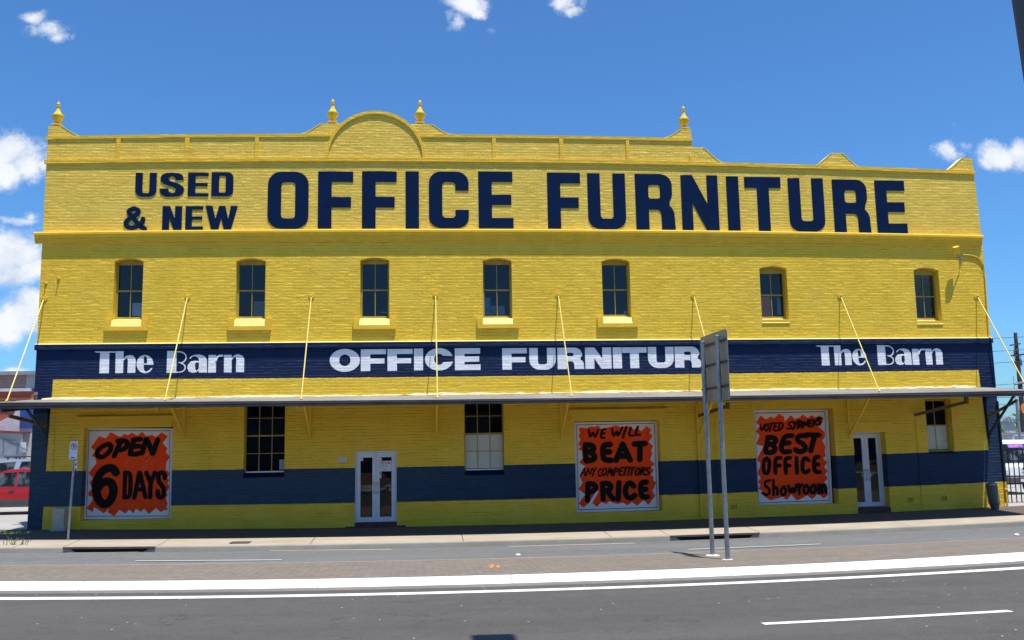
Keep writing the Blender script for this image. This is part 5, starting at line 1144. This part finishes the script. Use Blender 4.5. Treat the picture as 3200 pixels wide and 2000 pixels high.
mesh_obj('lattice', bm, M['pale_wall'], t); bm = bmesh.new(); box(bm, lx0-.05, lx0+.05, 22.95, 23.05, 0, lz1); box(bm, lx0+.05, lx0+4.4, 22.95, 23.05, lz1+.001, lz1+.07); mesh_obj('frame', bm, M['pale_wall'], t)
# hillside houses (tiny)
for i, (px, py, w, h, mt, lab) in enumerate(((3150,1330,2.0,1.7,M['greyroof'],'small grey-roofed house among trees on the far hillside'),)):
    p = W(px, py, 95); t = thing('hill_house', (p.x, 95, 0), lab, 'house'); bm = bmesh.new(); box(bm, p.x-w/2, p.x+w/2, 95, 99, 0, p.z+h*.3); mesh_obj('wall', bm, M['pale_wall'], t)
    bm = bmesh.new(); plate(bm, [[(p.x-w/2-.3, p.z+h*.3), (p.x+w/2+.3, p.z+h*.3), (p.x, p.z+h*.75)]], 94.7, 99.3); mesh_obj('roof', bm, mt, t)
    for dx in (-.3, .2):
        bm = bmesh.new(); obox(bm, (p.x+dx, 94.5, p.z+h*.62), (p.x+dx+.25, 94.5, p.z+h*.25), .1, .12, Vector((0,1,0))); mesh_obj('skylight', bm, M['pale_wall'], t)
t = thing('reflection_backdrop', (0, -33, .5), 'long low grey backdrop building added behind the camera to darken the glass reflections', 'building')  # unseen block added so the door and window glass reflects something dark
bm = bmesh.new(); wn = [rect(-44+i*4.4, -42.2+i*4.4, 1.6+j*4, 3.8+j*4) for i in range(20) for j in range(1)]
plate(bm, [rect(-48, 48, .2, 5.2)]+wn, -33.4, -33); mesh_obj('wall', bm, simple('grey_blue_render', (.10,.135,.19), .9, var=.25), t)
bm = bmesh.new(); box(bm, -47.9, 47.9, -46, -33.41, .2, 5.0); mesh_obj('core', bm, M['dark'], t)
# power pole
Yp = 40
def ppole():
    a = W(3171.5,1040,Yp); b = W(3186.5,1220,Yp); x = (a.x+b.x)/2+.05
    t = thing('power_pole', (x, Yp, -.5), 'tall dark timber power pole with two crossarms and hanging insulators', 'power pole')
    bm = bmesh.new(); tube(bm, [(x,Yp,-.5),(x,Yp,a.z)], [.24,.13], 10); mesh_obj('pole', bm, M['wood'], t)
    wires = []
    for (y0, l, r, th, dy) in ((1078, 3151.5, 3183, .10, -4), (1111, 3154.5, 3195, .12, -5), (1200, 3166, 3198, .10, -6)):
        L = W(l, y0+2, Yp); R = W(r, y0-3+0, Yp); bm = bmesh.new(); obox(bm, (L.x, Yp-.2, L.z), (R.x, Yp-.2, R.z+.0), .12, th); mesh_obj('crossarm', bm, M['wood'], t)
        for q, k in ((L, .3), (R, -.3)):
            bm = bmesh.new(); lathe(bm, (q.x+k, Yp-.2, q.z-.95), [(.02,0),(.02,.1),(.10,.12),(.03,.2),(.10,.24),(.03,.33),(.10,.36),(.03,.46),(.09,.48),(.02,.6),(.02,.9)], 8); mesh_obj('insulator', bm, M['wood'], t); wires.append((q.x+k, q.z-.95))
    bm = bmesh.new(); tube(bm, [(x,Yp-.15,a.z-1.6),(x-.55,Yp-.2,a.z-2.5)], .03, 6); mesh_obj('stay_bar', bm, M['wood'], t)
    return x, wires, a.z
px_, wires, ztop = ppole()
for i, (py0, py1) in enumerate(((1057,1052),(1098,1092),(1135,1128),(1204,1196),(1243,1240),(1262,1268))):
    a = W(3105, py0, 38.5); b = W(3215, py1, 38.5); bm = bmesh.new(); d = (b-a)
    pts = [a-d*6+Vector((0,0,1.5)), a-d*2.5+Vector((0,0,.2)), a, (a+b)/2, b, b+d*3+Vector((0,0,1))]; tube(bm, pts, .018, 5); o = mesh_obj('power_line', bm, M['wire'])
    tag(o, ['topmost thin power line crossing the sky by the pole','second power line down from the pole top','power line passing just above the lower crossarm','power line level with the third crossarm','power line just under the awning edge at the right','lowest power line above the wooded hill'][i], 'power line', 'power lines at the right')
a = W(3161.5,1175,33); b = W(3172,1400,33); t = thing('antenna_mast', (a.x+.1, 33, 0), 'slender grey antenna mast with small cross bars left of the power pole', 'antenna'); xx = a.x+.12
bm = bmesh.new(); tube(bm, [(xx,33,0),(xx,33,a.z)], [.035,.018], 6); mesh_obj('mast', bm, M['steel'], t); bm = bmesh.new(); z = W(3160,1198,33).z
for k in range(3): tube(bm, [(xx-.5+.1*k,33,z-.05*k),(xx+.75-.1*k,33,z+.12-.05*k)], .012, 5)
mesh_obj('aerial', bm, M['steel'], t)
a = W(3174.5,1259,20); bm = bmesh.new(); x = a.x; t = thing('steel_post', (x+.03, 20, 0), 'plain grey steel post behind the van', 'post'); tube(bm, [(x+.05,20,0),(x+.05,20,a.z)], .075, 10); lathe(bm, (x+.05,20,a.z), [(.085,0),(.085,.03),(.02,.05)], 10); mesh_obj('post', bm, M['steel'], t)
# orange banner bag on a bracket at the frame edge
c = W(3204,1277,9); t = thing('orange_sign', (c.x, 9, c.z-1.2), 'round bright orange sign on a dark post at the right edge', 'sign'); bm = bmesh.new()
plate(bm, [arc(c.x, c.z, .19, .21, 0, 345, 23)], 8.95, 9.03); mesh_obj('sign_disc', bm, simple('orange_enamel', (.75,.16,.03), .5, vs=9, col2=(.85,.28,.05)), t)
bm = bmesh.new(); tube(bm, [(c.x+.05,9.07,S(17.5)),(c.x+.05,9.07,c.z)], .04, 8); mesh_obj('post', bm, M['blackmetal'], t)
# small junction box on the right corner
a = P2(3120,1282,-.02); b = P2(3128,1292,-.02); bm = bmesh.new(); box(bm, a[0], b[0], -.05, .05, b[1], a[1], .004); mesh_obj('junction_box', bm, M['card'], store)
# left background: warehouse and white sheds
def lbox(t, nm, x0, x1, yt, yb, Y, mat, depth=4):
    a = W(x0, yt, Y); b = W(x1, yb, Y); bm = bmesh.new(); box(bm, a.x, b.x, Y, Y+depth, b.z, a.z); return mesh_obj(nm, bm, mat, t)
Y1 = 34; a = W(-60,1160,Y1)
t = thing('brick_warehouse', (a.x-3, Y1+4, 0), 'brown brick warehouse with grey roof and white gutter beyond the left corner', 'warehouse')
x0, x1 = W(-260,1200,Y1).x, W(118,1200,Y1).x
zz = lambda y: W(60, y, Y1).z
for (ya, yb, nm, mt, dy) in ((1214,1700,'lower_wall',M['terracotta'],.0),(1172,1214,'wall',M['brick'],.0)):
    bm = bmesh.new(); box(bm, x0, x1, Y1+dy, Y1+9, max(0,zz(yb)), zz(ya)-.001); mesh_obj(nm, bm, mt, t)
bm = bmesh.new(); box(bm, x0, x1, Y1-.3, Y1+9.3, zz(1172), zz(1161)); mesh_obj('roof', bm, M['greyroof'], t)
bm = bmesh.new(); box(bm, x0, W(101,1220,Y1).x, Y1-.35, Y1-.002, zz(1223.5), zz(1214.5)); mesh_obj('gutter', bm, M['pale_wall'], t)
bm = bmesh.new(); box(bm, W(83,1190,Y1).x, x1-.01, Y1-.04, Y1-.001, zz(1214), zz(1172)); mesh_obj('grey_panel', bm, simple('panel_grey', (.32,.34,.34), .8), t)
bm = bmesh.new(); box(bm, x0, x1, Y1-.06, Y1-.002, zz(1250), zz(1243)); mesh_obj('orange_band', bm, simple('orange_band', (.55,.16,.09), .8), t)
Y2 = 22; t = thing('white_shed', (W(40,1400,Y2).x, Y2+2, 0), 'white rendered shed with blue wall panel seen under the left end of the awning', 'shed')
q = lambda px, py: P2(px, py, Y2)
bm = bmesh.new(); plate(bm, [[(q(-200,1500)[0], 0), (q(112,1500)[0], 0), q(112,1262), q(58,1262), q(44,1294), q(-10,1322), q(-200,1330)]], Y2, Y2+5); mesh_obj('wall', bm, M['pale_wall'], t)
bm = bmesh.new(); plate(bm, [[q(65,1274), q(108,1274), q(108,1338), q(63,1338)]], Y2-.06, Y2-.002); mesh_obj('blue_panel', bm, M['blue_wall'], t)
bm = bmesh.new(); plate(bm, [[q(-200,1334), q(95,1350), q(95,1355), q(-200,1343)]], Y2-1.2, Y2-.003); mesh_obj('lean_to_roof', bm, simple('maroon_trim', (.20,.03,.035), .7), t)
bm = bmesh.new(); plate(bm, [[q(-200,1344), q(92,1356), q(92,1445), q(-200,1445)]], Y2-.9, Y2-.8); mesh_obj('lean_to_wall', bm, simple('grey_render', (.38,.39,.41), .85), t)
bm = bmesh.new(); obox(bm, W(0,1371,Y2-1), W(84,1407,Y2-1), .05, .08); mesh_obj('hand_rail', bm, M['steel'], t)
for (xa, xb, ya, yb) in ((0,9,1374,1418),(14,52,1376,1421),(60,82,1380,1415)):
    bm = bmesh.new(); plate(bm, [[P2(xa,ya,Y2-.92), P2(xb,ya+2,Y2-.92), P2(xb,yb,Y2-.92), P2(xa,yb,Y2-.92)]], Y2-.94, Y2-.905); mesh_obj('door_panel', bm, M['pale_wall'], t)
Y3 = 15; t = thing('market_table', (W(60,1430,Y3).x, Y3, zl), 'dark trestle rack standing behind the parked cars at the left', 'rack'); a = W(26,1430,Y3); b = W(92,1430,Y3)
bm = bmesh.new(); box(bm, a.x, b.x, Y3-.4, Y3+.4, a.z, a.z+.05); mesh_obj('rack_top', bm, M['plastic'], t)
for x in (a.x+.1, b.x-.3, (a.x+b.x)/2): bm = bmesh.new(); box(bm, x, x+.05, Y3-.35, Y3-.3, zl, a.z-.001); mesh_obj('leg', bm, M['plastic'], t)
# street lamp whose dark pole stands at the top right corner and whose head shades the road
Yl = -21.2
e0 = W(3158,0,Yl); e1 = W(3200,290,Yl); 
t = thing('street_lamp', (e1.x+.3, Yl, .0), 'dark grey street lamp pole rising out of the upper right corner', 'street lamp')
R_ = .24; dx = (e0.x-e1.x)/(e0.z-e1.z)
bm = bmesh.new(); ztop = 9.0; xb = e1.x+R_*1.2+.02
tube(bm, [(xb-.0*1, Yl, -.2), (xb, Yl, e1.z), (xb+dx*(ztop-e1.z)*.5, Yl, ztop)], [R_, R_, R_+dx*(e1.z-ztop)*.5], 24); mesh_obj('pole', bm, M['towergrey'], t)
sv = Vector((.5,-1,4.1)).normalized(); g = G(1545,1999,O_RD); k = (8.9-g.z)/sv.z; hd = g+sv*k
bm = bmesh.new(); tube(bm, [(xb, Yl, ztop-.3), (xb-1, hd.y-.5, ztop-.05), (hd.x+.2, hd.y-.42, 8.95)], .05, 8); mesh_obj('arm', bm, M['towergrey'], t)
bm = bmesh.new(); box(bm, hd.x-.28, hd.x+.28, hd.y-.35, hd.y+.32, 8.86, 8.98, .04); mesh_obj('lamp_head', bm, M['towergrey'], t)
# ================================================================== LIGHT
sun = bpy.data.lights.new('sun', 'SUN'); sun.energy = 4.3; sun.angle = math.radians(.55); sun.color = (1, .955, .88)
so = bpy.data.objects.new('sun', sun); COL.objects.link(so); so.rotation_euler = sv.to_track_quat('Z', 'Y').to_euler(); so.location = (0, -20, 30)
wd = bpy.data.worlds.new('World'); sc.world = wd; wd.use_nodes = True
t = NT(wd.node_tree); n = wd.node_tree.nodes; l = wd.node_tree.links; bg = n['Background']
sk = n.new('ShaderNodeTexSky'); sk.sky_type = 'NISHITA'; sk.sun_disc = False; sk.sun_elevation = math.asin(sv.z); sk.sun_rotation = math.atan2(sv.x, sv.y); sk.air_density = 1.0; sk.dust_density = .6; sk.ozone_density = 2.2; sk.altitude = 0
tc = n.new('ShaderNodeTexCoord'); D_ = tc.outputs['Generated']; sx = n.new('ShaderNodeSeparateXYZ'); l.new(D_, sx.inputs[0])
yy = t.math('MAXIMUM', sx.outputs[1], .02); U_ = t.math('DIVIDE', sx.outputs[0], yy); V_ = t.math('DIVIDE', sx.outputs[2], yy)
uv = t.comb(U_, V_)
def duv(px, py): d = ray(px, py); return d.x/d.y, d.z/d.y
fb = t.noise(uv, 9, 9, .62, True); wsp = n.new('ShaderNodeSeparateColor'); l.new(fb, wsp.inputs[0])
Uw = t.math('ADD', U_, t.math('MULTIPLY', t.math('SUBTRACT', wsp.outputs[0], .5), .055)); Vw = t.math('ADD', V_, t.math('MULTIPLY', t.math('SUBTRACT', wsp.outputs[1], .5), .045))
blobs = [(85,52,48,26,.75),(135,85,65,30,.85),(165,105,45,24,.85),(215,106,16,20,.6),
 (30,470,95,62,1.15),(75,510,70,50,1.1),(0,540,60,60,1.1),(125,515,30,26,.9),(60,690,60,20,.8),(90,678,26,22,.8),
 (20,790,120,70,1.2),(80,830,75,50,1.1),(10,850,110,50,1.15),(95,930,60,45,1.1),(60,985,95,60,1.15),(10,1010,80,60,1.1),(30,1160,65,18,.9),
 (1455,5,62,50,1.25),(1490,35,32,26,1.1),(1425,70,32,46,.8),(1395,45,26,36,.6),(1765,8,46,34,1.0),(1800,38,46,20,.75),(1830,15,22,40,.55),
 (2945,472,50,38,.95),(2975,485,40,22,.75),(3015,460,48,26,.62),(3115,482,74,40,1.15),(3190,480,60,44,1.15),(3075,500,42,30,.9),(2970,392,14,16,.42),(2545,490,34,24,.30),(2590,470,24,14,.30),(1540,95,40,20,.3)]
acc = None
for (px, py, rx_, ry_, w) in blobs:
    u0, v0 = duv(px, py); k = 1/FPX*1.02
    du = t.math('MULTIPLY', t.math('SUBTRACT', Uw, u0), 1/(rx_*k)); dv_ = t.math('MULTIPLY', t.math('SUBTRACT', Vw, v0), 1/(ry_*k))
    r2 = t.math('ADD', t.math('MULTIPLY', du, du), t.math('MULTIPLY', dv_, dv_))
    e = t.math('MULTIPLY', t.math('EXPONENT', t.math('MULTIPLY', r2, -.8)), w)
    acc = e if acc is None else t.math('MAXIMUM', acc, e)
det = t.noise(uv, 30, 12, .74)
cl = t.math('ADD', acc, t.math('MULTIPLY', t.math('SUBTRACT', det, .52), 1.5))
msk = t.math('MULTIPLY', t.ramp(cl, .26, .95), t.ramp(acc, .06, .30))
msk = t.math('MULTIPLY', msk, t.math('GREATER_THAN', sx.outputs[1], .05))
shade = t.ramp(t.math('ADD', t.noise(t.comb(U_, t.math('ADD', V_, .012)), 11, 7, .6), t.math('MULTIPLY', cl, .10)), .38, .66)
ccol = t.mix(shade, (4.5,5.3,6.8,1), (8.1,8.3,8.6,1))
sky = n.new('ShaderNodeVectorMath'); sky.operation = 'MULTIPLY'; l.new(sk.outputs[0], sky.inputs[0]); sky.inputs[1].default_value = (.53, .97, 1.40)
mixs = t.mix(t.math('MULTIPLY', msk, .95), sky.outputs[0], ccol)
l.new(mixs, bg.inputs[0]); bg.inputs[1].default_value = .09
sc.view_settings.view_transform = 'Standard'; sc.view_settings.look = 'None'; sc.view_settings.exposure = 0.42; sc.view_settings.gamma = 1
sc.cycles.max_bounces = 8; sc.cycles.transparent_max_bounces = 8
